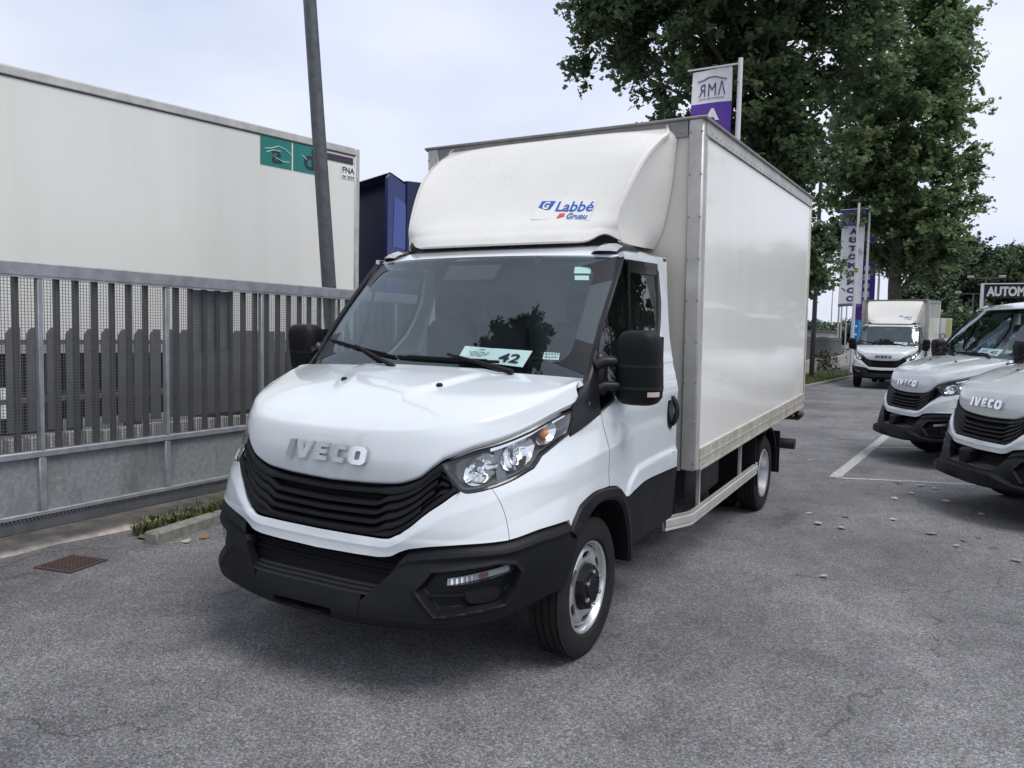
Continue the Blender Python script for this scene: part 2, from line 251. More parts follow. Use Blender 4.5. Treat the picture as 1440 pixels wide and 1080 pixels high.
def text_geo(s,bold=0.,spacing=1.):
    """vertices (unit cap height, centred) and faces of a line of text"""
    k=(s,bold,spacing)
    if k in _tx: return _tx[k]
    cu=bpy.data.curves.new('t','FONT'); cu.body=s; cu.size=1; cu.offset=bold; cu.space_character=spacing; cu.resolution_u=3; cu.align_x='CENTER'; cu.fill_mode='FRONT'
    o=bpy.data.objects.new('t',cu); col.objects.link(o); dg=bpy.context.evaluated_depsgraph_get(); me=bpy.data.meshes.new_from_object(o.evaluated_get(dg))
    V=np.array([v.co[:] for v in me.vertices]) if len(me.vertices) else np.zeros((0,3)); F=[tuple(p.vertices) for p in me.polygons]
    bpy.data.objects.remove(o); bpy.data.curves.remove(cu); bpy.data.meshes.remove(me)
    if len(V): V[:,1]-=.35
    _tx[k]=(V,F); return V,F
def text(mb,s,org,U,W,h,bold=0.,spacing=1.,m=0,width=None,fn=None):
    """flat lettering at org, along U, up W; h cap height; width squeezes to fit; fn(a,b) maps instead"""
    V,F=text_geo(s,bold,spacing); k=h/.70
    if not len(V): return
    w=(V[:,0].max()-V[:,0].min())*k; sx=(width/w if width else 1.)*k; a=(V[:,0]-(V[:,0].max()+V[:,0].min())/2)*sx; b=V[:,1]*k
    if fn: P=[fn(x,y) for x,y in zip(a,b)]
    else: P=np.asarray(org)+a[:,None]*np.asarray(U)+b[:,None]*np.asarray(W)
    mb.add(P,F,m)
# lettering is made first, while the scene is still small
for _t in ('42','Labbé','Gruau','FNA','06 2029','80','AUTOMONDO','automondoroma','a','d','A','U','T','O','M','N','D','R','RMA'): text_geo(_t,.02)
# ---------------------------------------------------------------- cab surfaces (truck frame: x to its left, y to its rear, z up)
BASE=np.array([(0,-.79),(.28,-.783),(.55,-.735),(.73,-.60),(.855,-.39),(.925,-.14),(.953,.10),(.97,.5),(.97,1.2)])
NRM=np.array([(0,-1),(.06,-1),(.38,-.92),(.74,-.67),(.92,-.39),(.985,-.17),(1,-.05),(1,0),(1,0)])
ZL=np.array([.26,.33,.42,.55,.65,.73,.92,1.05,1.17,1.30,1.42])
DEL=np.array([
 [.13,.13,.11,.06,.02,.00,-.01,-.02,-.02],
 [.17,.17,.15,.10,.055,.03,.01,-.01,-.01],
 [.175,.175,.155,.115,.07,.04,.015,0,0],
 [.12,.125,.14,.13,.095,.055,.022,.005,.005],
 [.065,.075,.10,.125,.10,.055,.025,.01,.01],
 [.052,.057,.08,.11,.09,.05,.025,.015,.015],
 [0,.005,.02,.045,.045,.03,.018,.015,.015],
 [-.005,0,.0,.0,.0,.005,.01,.012,.012],
 [-.06,-.06,-.05,-.03,-.02,-.01,.0,.008,.008],
 [-.3,-.3,-.25,-.12,-.06,-.04,-.02,0,0],
 [-.6,-.6,-.5,-.3,-.14,-.09,-.05,-.015,-.015]])
def _w(f): return (-.5*f+f*f-.5*f**3, 1-2.5*f*f+1.5*f**3, .5*f+2*f*f-1.5*f**3, -.5*f*f+.5*f**3)
def cr(P,t):
    """Catmull-Rom through the rows of P at params t"""
    P=np.asarray(P,float); n=len(P); t=np.clip(np.asarray(t,float),0,n-1)
    E=np.concatenate([[2*P[0]-P[1]],P,[2*P[-1]-P[-2]]])
    i=np.minimum(t.astype(int),n-2); f=t-i; w=_w(f); sh=f.shape+(1,)*(P.ndim-1)
    return sum(w[k].reshape(sh)*E[i+k] for k in range(4))
def crow(Rw,k):
    """row-wise Catmull-Rom: Rw (N,m), k (N,)"""
    m=Rw.shape[1]; E=np.column_stack([2*Rw[:,0]-Rw[:,1],Rw,2*Rw[:,-1]-Rw[:,-2]])
    k=np.clip(k,0,m-1); i=np.minimum(k.astype(int),m-2); f=k-i; w=_w(f); j=np.arange(len(k))
    return sum(w[a]*E[j,i+a] for a in range(4))
_Bx=np.vstack([BASE[1]*[-1,1],BASE]); _Nx=np.vstack([NRM[1]*[-1,1],NRM]); _Dx=np.hstack([DEL[:,1:2],DEL])
def tumble(z): return np.interp(z,[1.22,1.30,1.39,1.5,1.63,1.95,2.0,2.1],[0,.012,.035,.063,.084,.128,.138,.175])
def S(t,z,off=0.):
    t,z,off=[np.asarray(a,float) for a in np.broadcast_arrays(t,z,off)]; sh=t.shape
    t=t.ravel(); z=z.ravel(); off=off.ravel(); sg=np.where(t<0,-1.,1.); a=np.abs(t)
    b=cr(_Bx,a+1); n=cr(_Nx,a+1); n/=np.linalg.norm(n,axis=-1,keepdims=True)
    side=np.clip((a-5.0)/.8,0,1)
    zz=np.where(side>0,np.minimum(z,1.25)*side+z*(1-side),z)
    d=crow(cr(_Dx.T,a+1),np.interp(zz,ZL,np.arange(len(ZL))))
    q=b+n*(d+off)[:,None]; q[:,1]+=np.maximum(a-8,0)*.7; q[:,0]-=tumble(z)*side; q[:,0]*=sg
    return np.column_stack([q,z]).reshape(sh+(3,))
_ty=np.linspace(3.5,8.6,400)
_yy=cr(BASE,np.minimum(_ty,8))[:,1]+np.maximum(_ty-8,0)*.7
def ty(y): return np.interp(y,_yy,_ty)   # plan parameter at a given y (flank)
def SY(y,z,off=0.): return S(ty(y),z,off)
def curve(pts):
    """smooth function through (t,z) samples"""
    p=np.array(pts,float)
    def f(t):
        a=np.abs(np.asarray(t,float)); k=np.interp(a,p[:,0],np.arange(len(p))); return np.interp(a,p[:,0],p[:,1]) if len(p)<3 else cr(p[:,1:2],k)[...,0]
    return f
# windscreen: u -1..1 across, v 0..1 up
def WS(u,v,off=0.):
    u,v=np.broadcast_arrays(np.asarray(u,float),np.asarray(v,float)); a=np.abs(u)
    yc=-.10+v*.536; zc=1.325+v*.639; yk=.03+v*.575; zk=1.335+v*.62; X=.872-v*.055
    e=a**2.4; y=yc+(yk-yc)*e; z=zc+(zk-zc)*e
    b=.018*np.sin(np.pi*v); y=y-b*.75-off*.75; z=z+b*.66+off*.66
    return np.stack([u*X,y,z],-1)
# ---------------------------------------------------------------- the main truck (built in its own frame; nose-down rake on its springs)
RAKE=.0339
lip=curve([(0,.908),(.43,.912),(.92,.918),(1.385,.930),(1.73,.962),(1.93,1.004),(2.13,1.041),(2.69,1.083),(3.27,1.111),(3.89,1.151),(4.48,1.196),(4.93,1.221),(5.2,1.238)])
crease=curve([(0,1.146),(1.235,1.157),(2.4,1.182),(3.23,1.205),(4.15,1.246),(5.11,1.298),(5.3,1.306)])
grl=curve([(0,.706),(.73,.709),(1.2,.712),(1.353,.718),(1.45,.733),(1.576,.757),(1.889,.829),(2.13,.873),(2.415,.918),(2.5,.918)])
band=curve([(0,.621),(.786,.627),(1.2,.632),(1.395,.643),(1.52,.664),(1.657,.682),(1.93,.698),(2.47,.713),(3.0,.719),(3.2,.722),(3.76,.741),(4.44,.743),(4.6,.735),(4.9,.70)])
hlow=curve([(2.107,1.018),(2.351,.949),(2.45,.925),(2.513,.917),(2.62,.917),(2.973,.932),(3.372,.958),(3.824,.995),(3.95,1.018),(4.053,1.04),(4.285,1.064),(4.616,1.098),(4.76,1.12),(4.93,1.212)])
bbot=curve([(0,.338),(1.0,.343),(1.61,.352),(2.17,.354),(3.02,.361),(3.84,.384),(4.36,.393),(5,.40)])
fcr=curve([(0,.69),(1.3,.70),(2.12,.815),(3.08,.891),(4.26,.958),(6.0,1.0),(6.62,1.003),(7.2,.90)])
arch=curve([(4.44,.70),(4.56,.735),(4.8,.786),(5.21,.814),(5.55,.82),(5.88,.816),(6.1,.812),(6.34,.797),(6.5,.765),(6.63,.716),(6.72,.65)])
blw=curve([(4.76,1.098),(5.318,1.14),(6.0,1.186),(6.42,1.232),(6.8,1.27),(7.1,1.305),(7.42,1.365)])
dlow=curve([(5.9,.816),(6.1,.812),(6.34,.797),(6.5,.765),(6.63,.722),(6.8,.735),(7.12,.758),(7.54,.752),(7.95,.739)])
def ss(a,b,x): x=np.clip((np.asarray(x,float)-a)/(b-a),0,1); return x*x*(3-2*x)
def ridge(t,z):   # the character line that runs from the grille corner along the wing
    a=np.abs(t); return .016*np.clip(1-np.abs(z-fcr(t))/.11,0,1)*ss(.9,2.0,a)*(1-ss(6.3,6.9,a))
def bulge(t,z):   # sill of the door below the moulded step
    return 0
def G(T,Z,off=0.): return S(T,Z,np.asarray(off)+0*T)
def patch(t0,t1,zlo,zhi,nu,nv,off=None):
    """t0,t1 functions of v; zlo,zhi functions of t -> (nv,nu) grids of t and z"""
    v=np.linspace(0,1,nv)[:,None]; u=np.linspace(0,1,nu)[None,:]
    T=t0(v)+(t1(v)-t0(v))*u; Z=zlo(T)+(zhi(T)-zlo(T))*v; return T,Z
cst=lambda c:(lambda v:c+0*v)
def mir(P): return np.asarray(P)*np.array([-1,1,1])
truck=empty('box_truck'); CAB=[]
def part(mb,name,mats,parent=None,cab=True,**k):
    o=mb.build(name,mats,parent or truck,**k)
    return o
# --- inner dark shell so that joints read as joints
mb=MB(); T,Z=np.meshgrid(np.linspace(-5.1,5.1,80),np.linspace(.42,1.13,8)); mb.grid(G(T,Z,-.085))
part(mb,'inner_shell','dark_inner')
# --- bonnet
t=np.linspace(-5.16,5.16,201); a=np.abs(t)
rows=[S(t,lip(t)+.004,-.012),S(t,lip(t)+.022),S(t,lip(t)*.55+crease(t)*.45),S(t,crease(t)-.025),S(t,crease(t)+.012)]
c0=rows[-1]; X=c0[:,0]/np.abs(S(5.16,crease(5.16)+.012))[0]; xr=.872*X; e=np.abs(X)**2.2
rear=np.column_stack([xr,-.070+.088*e,1.368-.022*e])
for f,hump in ((.10,.020),(.35,.034),(.70,.020),(1.0,0)):
    q=c0*(1-f)+rear*f; q[:,2]+=hump*(1-.55*e); rows.append(q)
V=cr(np.array(rows),np.linspace(0,len(rows)-1,90))
yy=V[...,1]; xx=np.abs(V[...,0]); f=np.clip((yy+.72)/.60,0,1)   # raised centre, widening to the rear
V[...,2]+=.011*(1-ss(-.05,.05,xx-(.10+.30*f)))*ss(-.62,-.40,yy)
mb=MB().panel(V,.03); bonnet=part(mb,'bonnet','white_paint')
for x in (-.292,.292):
    i=np.argmin((V[...,0]-x)**2+(V[...,1]+.334)**2); p=V.reshape(-1,3)[i]
    MB().lathe([(-.01,.017),(.006,.016),(.012,.010),(.013,0.0005)],12,p,'z').build('washer_nozzle','black_plastic',bonnet)
# chrome letters on the bonnet
def LET(ch):
    if ch=='I': return [[(0,0),(.66,0),(1,1),(.34,1)]]
    if ch=='V': return [[(.18,0),(.58,0),(1.06,1),(.70,1),(.46,.42),(.38,1),(.0,1)]]
    if ch=='E': return [[(.0,0),(.84,0),(.88,.25),(.40,.25),(.42,.38),(.82,.38),(.85,.62),(.45,.62),(.47,.75),(.93,.75),(.97,1),(.26,1),(.10,.90)]]
    if ch=='C': return [[(.20,0),(.84,0),(.88,.28),(.48,.28),(.41,.35),(.45,.66),(.54,.72),(.93,.72),(.97,1),(.28,1),(.07,.82),(.0,.20)]]
    o=[(.25,0),(.72,0),(.92,.16),(.98,.80),(.82,1),(.30,1),(.08,.84),(.02,.18)]; h=[(.40,.26),(.57,.26),(.63,.33),(.67,.67),(.61,.74),(.46,.74),(.39,.66),(.35,.33)]
    return [o,h]
x0=-.232
for ch,w in (('I',.052),('V',.092),('E',.088),('C',.090),('O',.104)):
    def fn(a,b,d,x0=x0,w=w):
        x=x0+a*w; z=1.000+b*.078; p=S((x0+w*.5)/.28,1.04,0.); q=S((x0+w*.5)/.28,1.078,0.); p0=S((x0+w)/.28,1.04,0.); e=(q-p)/.038; g=(p0-p)/(w*.5); return p+g*(a-.5)*w+e*(z-1.04)+np.array([0,-1,.12])*d
    mb=MB().prism(LET(ch),fn,-.004,.018); mb.build('letter','badge_chrome',bonnet,smooth=False); x0+=w+.011
# --- grille
gr=empty('grille',parent=truck)
T,Z=patch(cst(-2.42),cst(2.42),lambda t:grl(t)-.01,lambda t:np.maximum(lip(np.minimum(np.abs(t),2.2)),grl(t)+.02)+.01,90,12)
lim=np.where(np.abs(T)>2.1,1.03-(np.abs(T)-2.1)*.28,9); Z=np.minimum(Z,np.maximum(lim,grl(T)+.012))
MB().grid(G(T,Z,-.045)).build('grille_backing','dark_inner',gr)
def gtop(t): a=np.abs(t); return np.where(a>2.1,np.maximum(1.035-(a-2.1)*.30,grl(t)+.015),lip(t)-.004)
tt=np.linspace(-2.38,2.38,121)
def bladez(fr,t):
    a=np.abs(t); return grl(t)+(gtop(t)-grl(t))*fr
for fr,tm,st in ((.90,2.16,0),(.71,2.10,1),(.53,2.05,1),(.35,2.0,1),(.17,1.8,1)):
    q=np.linspace(-tm,tm,111); a=np.abs(q); z=bladez(fr,q)+st*(-.012+.026*ss(1.02,1.30,a)); 
    hh=.012+.006*ss(1.0,1.3,a)
    prof=[(-.030,hh*1.0),(-.004,hh*.9),(.008,hh*.15),(.008,-hh*.6),(-.006,-hh*1.25),(-.034,-hh*1.35)]
    P=np.array([S(q,z+dz,d) for d,dz in prof]); MB().grid(P,flip=True).build('grille_slat','black_plastic',gr)
P=np.array([S(tt,grl(tt)+.002+h,d) for d,h in ((-.04,.03),(-.002,.026),(.004,.016),(.004,.004),(-.03,.0))]); MB().grid(P,flip=True).build('grille_surround','black_plastic',gr)
for sg in (-1,1):   # outer diagonal ribs beside the lamps
    for k in range(3):
        q=np.linspace(1.72+k*.10,2.24,14)*sg; z=bladez(.26+.22*k,q)+.0; P=np.array([S(q,z+h,d) for d,h in ((-.03,.010),(-.012,.008),(-.010,-.006),(-.03,-.010))]); MB().grid(P).build('grille_rib','black_plastic',gr)
# --- white front band under grille and lamps
def ftop(t): a=np.abs(t); return np.where(a<2.43,grl(t),hlow(np.maximum(a,2.43)))
def seam(v): return 3.21-.02*(1-v)-.235*v**2.2
T,Z=patch(lambda v:-seam(v),seam,lambda t:band(t)+.003,lambda t:ftop(t)-.003,161,30)
O=ridge(T,Z)+.014*np.clip(1-np.abs(Z-(band(T)*.45+ftop(T)*.55))/.06,0,1)*(1-ss(1.2,2.2,np.abs(T)))
part(MB().panel(G(T,Z,O),.03),'front_band','white_paint')
# --- wings, doors, trims, lamps on both sides
FOG=np.array([(1.81,.526),(2.02,.604),(3.0,.632),(3.28,.620),(3.38,.581),(3.29,.507),(3.125,.450),(2.08,.428)])
def sdpoly(T,Z,poly,st=.13):
    """signed distance (inside positive) with t scaled to metres"""
    p=poly*np.array([.29,1]); x=T*.29; y=Z; d=np.full(T.shape,9.); ins=np.zeros(T.shape,bool); n=len(p)
    for i in range(n):
        a,b=p[i],p[(i+1)%n]; e=b-a; w0=x-a[0]; w1=y-a[1]; h=np.clip((w0*e[0]+w1*e[1])/(e@e),0,1); d=np.minimum(d,np.hypot(w0-e[0]*h,w1-e[1]*h))
        c=((a[1]>y)!=(b[1]>y))&(x<(b[0]-a[0])*(y-a[1])/(b[1]-a[1]+1e-12)+a[0]); ins^=c
    return np.where(ins,d,-d)
def doorcut(v): return 6.07-.09*v-.09*v*v
TR=lambda z:ty(np.interp(z,[.40,.74,1.2,1.58,1.98],[1.12,1.105,1.115,1.155,1.225]))
for sg in (-1,1):
    M=(lambda P:P) if sg>0 else mir
    # wing
    zl=lambda t:np.where(t<4.47,band(t)+.003,arch(np.clip(t,4.44,6.6))+.004); zh=lambda t:np.where(t<4.76,hlow(np.minimum(t,4.76))-.004,blw(np.maximum(t,4.76))-.003)
    T,Z=patch(lambda v:seam(v)+.012,lambda v:doorcut(v)-.012,zl,zh,90,34); part(MB().panel(M(G(T,Z,ridge(T,Z))),.03),'wing','white_paint')
    # door skin below the belt
    v=np.linspace(0,1,40)[:,None]; u=np.linspace(0,1,60)[None,:]
    zt=lambda t:np.where(t<7.42,blw(np.minimum(t,7.42)),1.367)
    T0=doorcut(v)+.012; T1=7.865+.05*v; T=T0+(T1-T0)*u; Z=dlow(T)+.003+(zt(T)-dlow(T)-.006)*v
    O=ridge(T,Z)+.012*ss(0,.03,np.interp(T.ravel(),[6.0,6.6,6.72,6.95,7.5,7.9],[.70,.72,.80,.862,.872,.866]).reshape(T.shape)-Z)*ss(6.5,6.75,T)
    O=O+.010*np.clip(1-np.abs(Z-1.20)/.12,0,1)*ss(6.1,7.0,T)
    door=part(MB().panel(M(G(T,Z,O)),.03),'door','white_paint')
    # door frame behind the window, up to the roof
    zz=np.linspace(1.366,1.985,26); yf=np.interp(zz,[1.30,1.375,1.44,1.49,1.60,1.712,1.90,1.94,1.99],[.72,.825,.91,.967,1.04,1.09,1.108,1.115,1.12]); yb=np.interp(zz,[.4,1.2,1.33,1.58,1.98],[1.12,1.124,1.14,1.195,1.285])
    Y=yf[:,None]+(yb-yf)[:,None]*np.linspace(0,1,10)[None,:]; MB().panel(M(SY(Y,zz[:,None]+0*Y)),.03).build('window_pillar','white_paint',door)
    yy_=np.linspace(.585,1.288,24); P=np.array([SY(yy_,zq+0*yy_) for zq in (1.942,1.955,1.968,1.980)]); MB().panel(M(P),.03).build('window_header','white_paint',door)
    # window glass, quarter light, black strip and bars
    def gl(y,zb_,zt_,n=24,off=-.008):
        zz=np.linspace(0,1,n)[:,None]; zb_=zb_(y)[None,:]; zt_=zt_(y)[None,:]; Z=zb_+(zt_-zb_)*zz; return SY(np.repeat(y[None,:],n,0),Z,off)
    zbelt=lambda y:np.interp(y,[0,.10,.24,.5,.78,.825,.91,.967,1.04,1.09,1.108,1.16],[1.185,1.20,1.235,1.292,1.366,1.377,1.44,1.49,1.60,1.712,1.90,1.955])
    ztop=lambda y:np.interp(y,[.06,.076,.112,.169,.279,.40,.486,.569,.62,1.2],[1.20,1.25,1.389,1.50,1.624,1.753,1.845,1.925,1.944,1.948])
    y=np.linspace(.065,1.11,60); MB().grid(M(gl(y,lambda y:zbelt(y)-.01,lambda y:np.maximum(ztop(y),zbelt(y)+.003)))).build('window','side_glass',door)
    MB().grid(M(np.array([SY(np.linspace(.64,1.105,14),z+0*np.linspace(0,1,14),.001) for z in (1.872,1.942)]))).build('rain_strip','gloss_black',door)
    zz=np.linspace(1.24,1.935,12); yq=np.interp(zz,[1.24,1.543,1.937],[.47,.54,.64]); MB().grid(M(np.stack([SY(yq-.016,zz,.002),SY(yq+.016,zz,.002)],1))).build('window_divider','gloss_black',door)
    ye=np.array([.66,.74,.80,.84,.91,.967,1.01,1.04,1.09,1.104,1.11]); ze=zbelt(ye); MB().grid(M(np.stack([SY(ye-.022,ze+.006,.003),SY(ye+.006,ze-.004,.003)],1))).build('window_seal','gloss_black',door)
    # handle
    h=empty('door_handle',parent=door)
    zc=np.linspace(-.105,.105,15); w=.052*np.sqrt(np.clip(1-(np.abs(zc)/.106)**4,0,1)); Y=1.0+np.linspace(-1,1,9)[None,:]*w[:,None]; P=SY(Y,1.09+zc[:,None]+0*Y,.006+0*Y); MB().panel(M(P),.012).build('handle_bezel','gloss_black',h)
    P=[SY(np.array(1.012),np.array(1.09+q),.010+.028*(1-(q/.09)**2)) for q in np.linspace(-.085,.085,9)]; MB().tube([M(p) for p in P],[.010,.014,.016,.016,.016,.016,.016,.014,.010],8).build('grip','satin_black',h)
    if sg>0:
        P=[SY(np.array([1.005,1.055]),np.array([z,z]),.014) for z in (.765,.85)]; MB().panel(np.array(P),.01).build('filler_flap','white_paint',door)
    # black sill panel
    v=np.linspace(0,1,16)[:,None]; zs=.425+0*v; T0=np.interp(.43+.30*v,[.425,.587,.716,.74],[6.872,6.795,6.64,6.64]); T=T0+(7.92-T0)*np.linspace(0,1,34)[None,:]; Z=.425+(dlow(T)-.004-.425)*v
    part(MB().panel(M(G(T,Z,.004-.012*(1-v)+0*T)),.03),'sill_panel','black_plastic')
    # wheel arch trim
    ao=np.array([(4.44,.700),(4.56,.737),(4.8,.788),(5.21,.816),(5.55,.822),(5.88,.818),(6.34,.799),(6.50,.765),(6.63,.716),(6.79,.587),(6.867,.43),(6.90,.36)]); ai=np.array([(4.60,.655),(4.78,.69),(5.04,.722),(5.30,.748),(5.60,.762),(5.90,.758),(6.25,.735),(6.42,.700),(6.53,.655),(6.68,.55),(6.77,.42),(6.80,.36)])
    k=np.linspace(0,11,70); A=cr(ao,k); B=cr(ai,k); rowsP=[S(A[:,0],A[:,1],-.004),S(A[:,0]*.85+B[:,0]*.15,A[:,1]*.85+B[:,1]*.15,.014),S(A[:,0]*.3+B[:,0]*.7,A[:,1]*.3+B[:,1]*.7,.020),S(B[:,0],B[:,1],.008),S(B[:,0],B[:,1],-.10)]
    part(MB().grid(M(np.array(rowsP))),'wheel_arch_trim','black_plastic')
    # wheel-house liner
    k=np.linspace(0,11,40); B=cr(ai,k); mbk=MB(); p0=S(B[:,0],B[:,1],-.08); p1=p0.copy(); p1[:,0]=.45; mbk.grid(M(np.array([p0,p1]))); 
    c_=np.array([.45,.08,.35]); ring=p1; mbk.add([tuple(M(c_))]+[tuple(M(q)) for q in ring],[(0,i,i+1) for i in range(1,len(ring))]); part(mbk,'wheel_house','dark_inner')
    # black corner panel and windscreen pillar
    Lft=[S(4.775,1.104),S(4.86,1.16),S(4.95,1.226),S(5.12,1.262),np.array([.880,-.03,1.312]),np.array([.874,.028,1.345]),WS(1.0,.12),WS(1.0,.35),WS(1.0,.62),WS(1.0,.85),WS(1.0,1.0)]
    dl=np.array([(doorcut(1.),1.178),(ty(.066),1.215),(ty(.076),1.25),(ty(.088),1.30),(ty(.10),1.35),(ty(.112),1.389),(ty(.137),1.44),(ty(.212),1.55),(ty(.363),1.715),(ty(.486),1.845),(ty(.58),1.945)])
    Rgt=S(dl[:,0],dl[:,1],.0); k=np.linspace(0,10,61); A=cr(np.array(Lft),k); B=cr(Rgt,k); Mid=(A+B)/2+np.array([.014,-.014,.002]); A=A+np.array([.004,-.006,.004]); G3=cr(np.array([A,Mid,B]),np.linspace(0,2,9)).transpose(1,0,2)
    part(MB().panel(M(G3),.04),'pillar_cover','satin_black')
    # chevron badge and small lettering on the corner panel
    if sg>0:
        p=S(5.45,1.235,.012); mb=MB(); mb.add([p+[0,-.012,.014],p+[0,.002,.006],p+[0,.0,-.016]],[(0,1,2)]); mb.add([p+[0,.004,.004],p+[0,.014,.010],p+[0,.002,-.014]],[(0,1,2)])
        mb.build('corner_emblem','reflector',truck,smooth=False)
    # headlamp
    hl=empty('headlight',parent=truck)
    def hz(T_,f): return hlow(T_)+(lip(T_)-.006-hlow(T_))*f
    v=np.linspace(0,1,22)[:,None]; T=np.linspace(2.12,4.915,70)[None,:]+0*v; Z=hz(T,v)
    edge=np.minimum(np.minimum(v,1-v)*4,1)*np.minimum(np.minimum((T-2.12)*3,(4.915-T)*2.2),1); dep=-.006-.055*ss(0,.8,edge)
    MB().panel(M(G(T,Z,dep)),.02).build('housing','lamp_grey',hl)
    Tl,Zl=T,hz(T,.012+.976*v); MB().grid(M(G(Tl,Zl,-.001+.006*np.sin(np.pi*v)))).build('lens','clear_lens',hl)
    P=np.array([S(T[0],hz(T[0],f)+d,o) for f,d,o in ((0,-.001,-.02),(0,.0,.003),(0,.007,.001),(0,.008,-.02))]); MB().grid(M(P)).build('rim','gloss_black',hl)
    P=np.array([S(T[0],hz(T[0],f)+d,o) for f,d,o in ((1,.003,-.02),(1,.001,.002),(1,-.005,.0),(1,-.006,-.02))]); MB().grid(M(P)).build('rim','gloss_black',hl)
    # reflector bowls: (t, fraction, radius t, radius z, depth)
    for nm,tc,fc,rt,rz,dp,mt in (('reflector_bowl',2.84,.48,.33,.060,.05,'reflector'),('reflector_bowl',3.60,.52,.37,.062,.045,'reflector'),('indicator_bowl',4.26,.56,.25,.044,.03,'reflector')):
        zc_=float(hz(np.array(tc),np.array(fc))); sl=.045*(1 if tc>3 else .6); R_=np.linspace(0.02,1,9); A_=np.linspace(0,2*np.pi,29); rr,aa=np.meshgrid(R_,A_,indexing='ij')
        tp=tc+rt*rr*np.cos(aa); zp=zc_+rz*rr*np.sin(aa)+ (tp-tc)*.075; facet=(.004*np.sign(np.sin((tp-tc)*34)) if tc>3 else .002*np.sign(np.sin(zp*220))) if 'refl' in nm else 0
        bw=MB().grid(M(S(tp,zp,-.018-dp*(1-rr**2)+facet))); bw.build(nm,mt,hl)
        bp=M(S(np.array(tc),np.array(zc_),-.035)); MB().lathe([(-.014,.0005),(-.01,.010),(.0,.013),(.012,.012),(.02,.0005)] if 'refl' in nm else [(-.020,.0005),(-.016,.014),(.0,.022),(.012,.02),(.02,.0005)],12,bp,'y').build('bulb','amber' if 'ind' in nm else 'chrome',hl)
    if True:
        tp=np.linspace(4.42,4.80,12); P=np.array([S(tp,hz(tp,f),-.016) for f in (.80,.94)]); MB().grid(M(P)).build('chrome_strip','reflector',hl)
        tp=np.linspace(3.05,4.30,24); P=np.array([S(tp,hz(tp,f),-.016) for f in (.86,.97)]); MB().grid(M(P)).build('upper_trim','reflector',hl)
        tp=np.linspace(3.13,3.31,6); P=np.array([S(tp,hz(tp,f),-.024) for f in (.06,.5,.86)]); MB().grid(M(P)).build('centre_trim','lamp_grey',hl)
    # bumper side with its lamp pocket
bump=empty('bumper',parent=truck)
for sg in (-1,1):
    M=(lambda P:P) if sg>0 else mir
    tin=lambda v:np.interp(v,[0,.42,.55,1.0],[1.06,1.06,1.18,1.66]); tout=lambda v:4.36+.44*v
    T,Z=patch(tin,tout,lambda t:bbot(t),lambda t:band(t)-.004,260,112)
    sd=sdpoly(T,Z,FOG); O=-.052*ss(0,.022,sd)+.006*ss(-.02,0,sd)*(1-ss(0,.006,sd))
    zu=band(T)-Z; O=O-.020*(1-ss(.0,.03,zu))+.008*np.clip(1-np.abs(zu-.045)/.02,0,1)
    O=O-.05*(1-ss(bbot(T),bbot(T)+.05,Z))
    O=O+.02*ss(.25,.0,T-tin((Z-bbot(T))/(band(T)-bbot(T))))*ss(.46,.50,Z)*0
    side=MB().panel(M(G(T,Z,O)),.05).build('bumper_corner','black_plastic',bump)
    tp=np.linspace(2.22,3.26,40); zc_=.558+.042*(tp-2.22)/1.04
    P=np.array([S(tp,zc_+h*(.35+.65*np.sin(np.pi*np.clip((tp-2.15)/1.3,0,1))),-.016+d) for h,d in ((-.016,-.02),(-.016,.0),(.016,.004),(.017,-.02))]); MB().grid(M(P)).build('lamp_lens','clear_lens',bump)
    P=np.array([S(tp[1:-1],zc_[1:-1]+h,-.036) for h in (-.013,.013)]); MB().grid(M(P)).build('lamp_back','lamp_lens_white',bump)
    for k in range(5):
        a=2.30+k*.075; P=np.array([S(np.array([a,a+.035]),np.interp([a,a+.035],tp,zc_)+h,-.030) for h in (-.011,.011)]); MB().grid(M(P)).build('lamp_rib','reflector',bump)
    P=np.array([S(np.linspace(2.73,2.87,4),np.interp(np.linspace(2.73,2.87,4),tp,zc_)+h,-.03) for h in (-.009,.009)]); MB().grid(M(P)).build('lamp_core','lamp_red_dull' ,bump)
    for k in range(0):
        a=2.93+k*.05; P=np.array([S(np.array([a,a+.032]),np.interp([a,a+.032],tp,zc_)+h,-.030) for h in (-.011,.011)]); MB().grid(M(P)).build('lamp_rib','reflector',bump)
    R_=np.linspace(0.0,1,6); A_=np.linspace(0,2*np.pi,33); rr,aa=np.meshgrid(R_,A_,indexing='ij'); ca,sa=np.cos(aa),np.sin(aa); ex=lambda c:np.sign(c)*np.abs(c)**.7
    MB().grid(M(S(2.80+.33*rr*ex(ca),.492+.037*rr*ex(sa),-.030-.018*(rr>.99)))).build('blanking_plate','satin_black',bump)
    P=np.array([S(np.linspace(2.0,2.5,8),.505+.0*np.linspace(0,1,8)+h,-.048+d) for h,d in ((-.004,0),(-.003,.016),(.004,.016),(.005,0))]); MB().grid(M(P)).build('pocket_rib','satin_black',bump)
T,Z=patch(cst(-1.05),cst(1.05),lambda t:bbot(t),lambda t:.487+0*t,60,22); slot=sdpoly(T,Z,np.array([(-.58,.405),(-.58,.372),(.56,.372),(.56,.405)])); O=-.05*(1-ss(bbot(T),bbot(T)+.05,Z))-.045*ss(0,.006,slot)
MB().panel(G(T,Z,O),.05).build('bumper_centre','black_plastic',bump)
T,Z=np.meshgrid(np.linspace(-1.62,1.62,60),np.linspace(.485,.66,10)); 
MB().grid(G(T,Z,-.10)).build('intake_mesh','dark_inner',bump)
q=np.linspace(-1.22,1.22,60)
for k in range(3):
    P=np.array([S(q,.490+.010*k+h,-.004-.020*k+d) for h,d in ((-.004,.0),(.004,-.002),(.005,-.016))]); MB().grid(P,flip=True).build('shelf_rib','satin_black',bump)
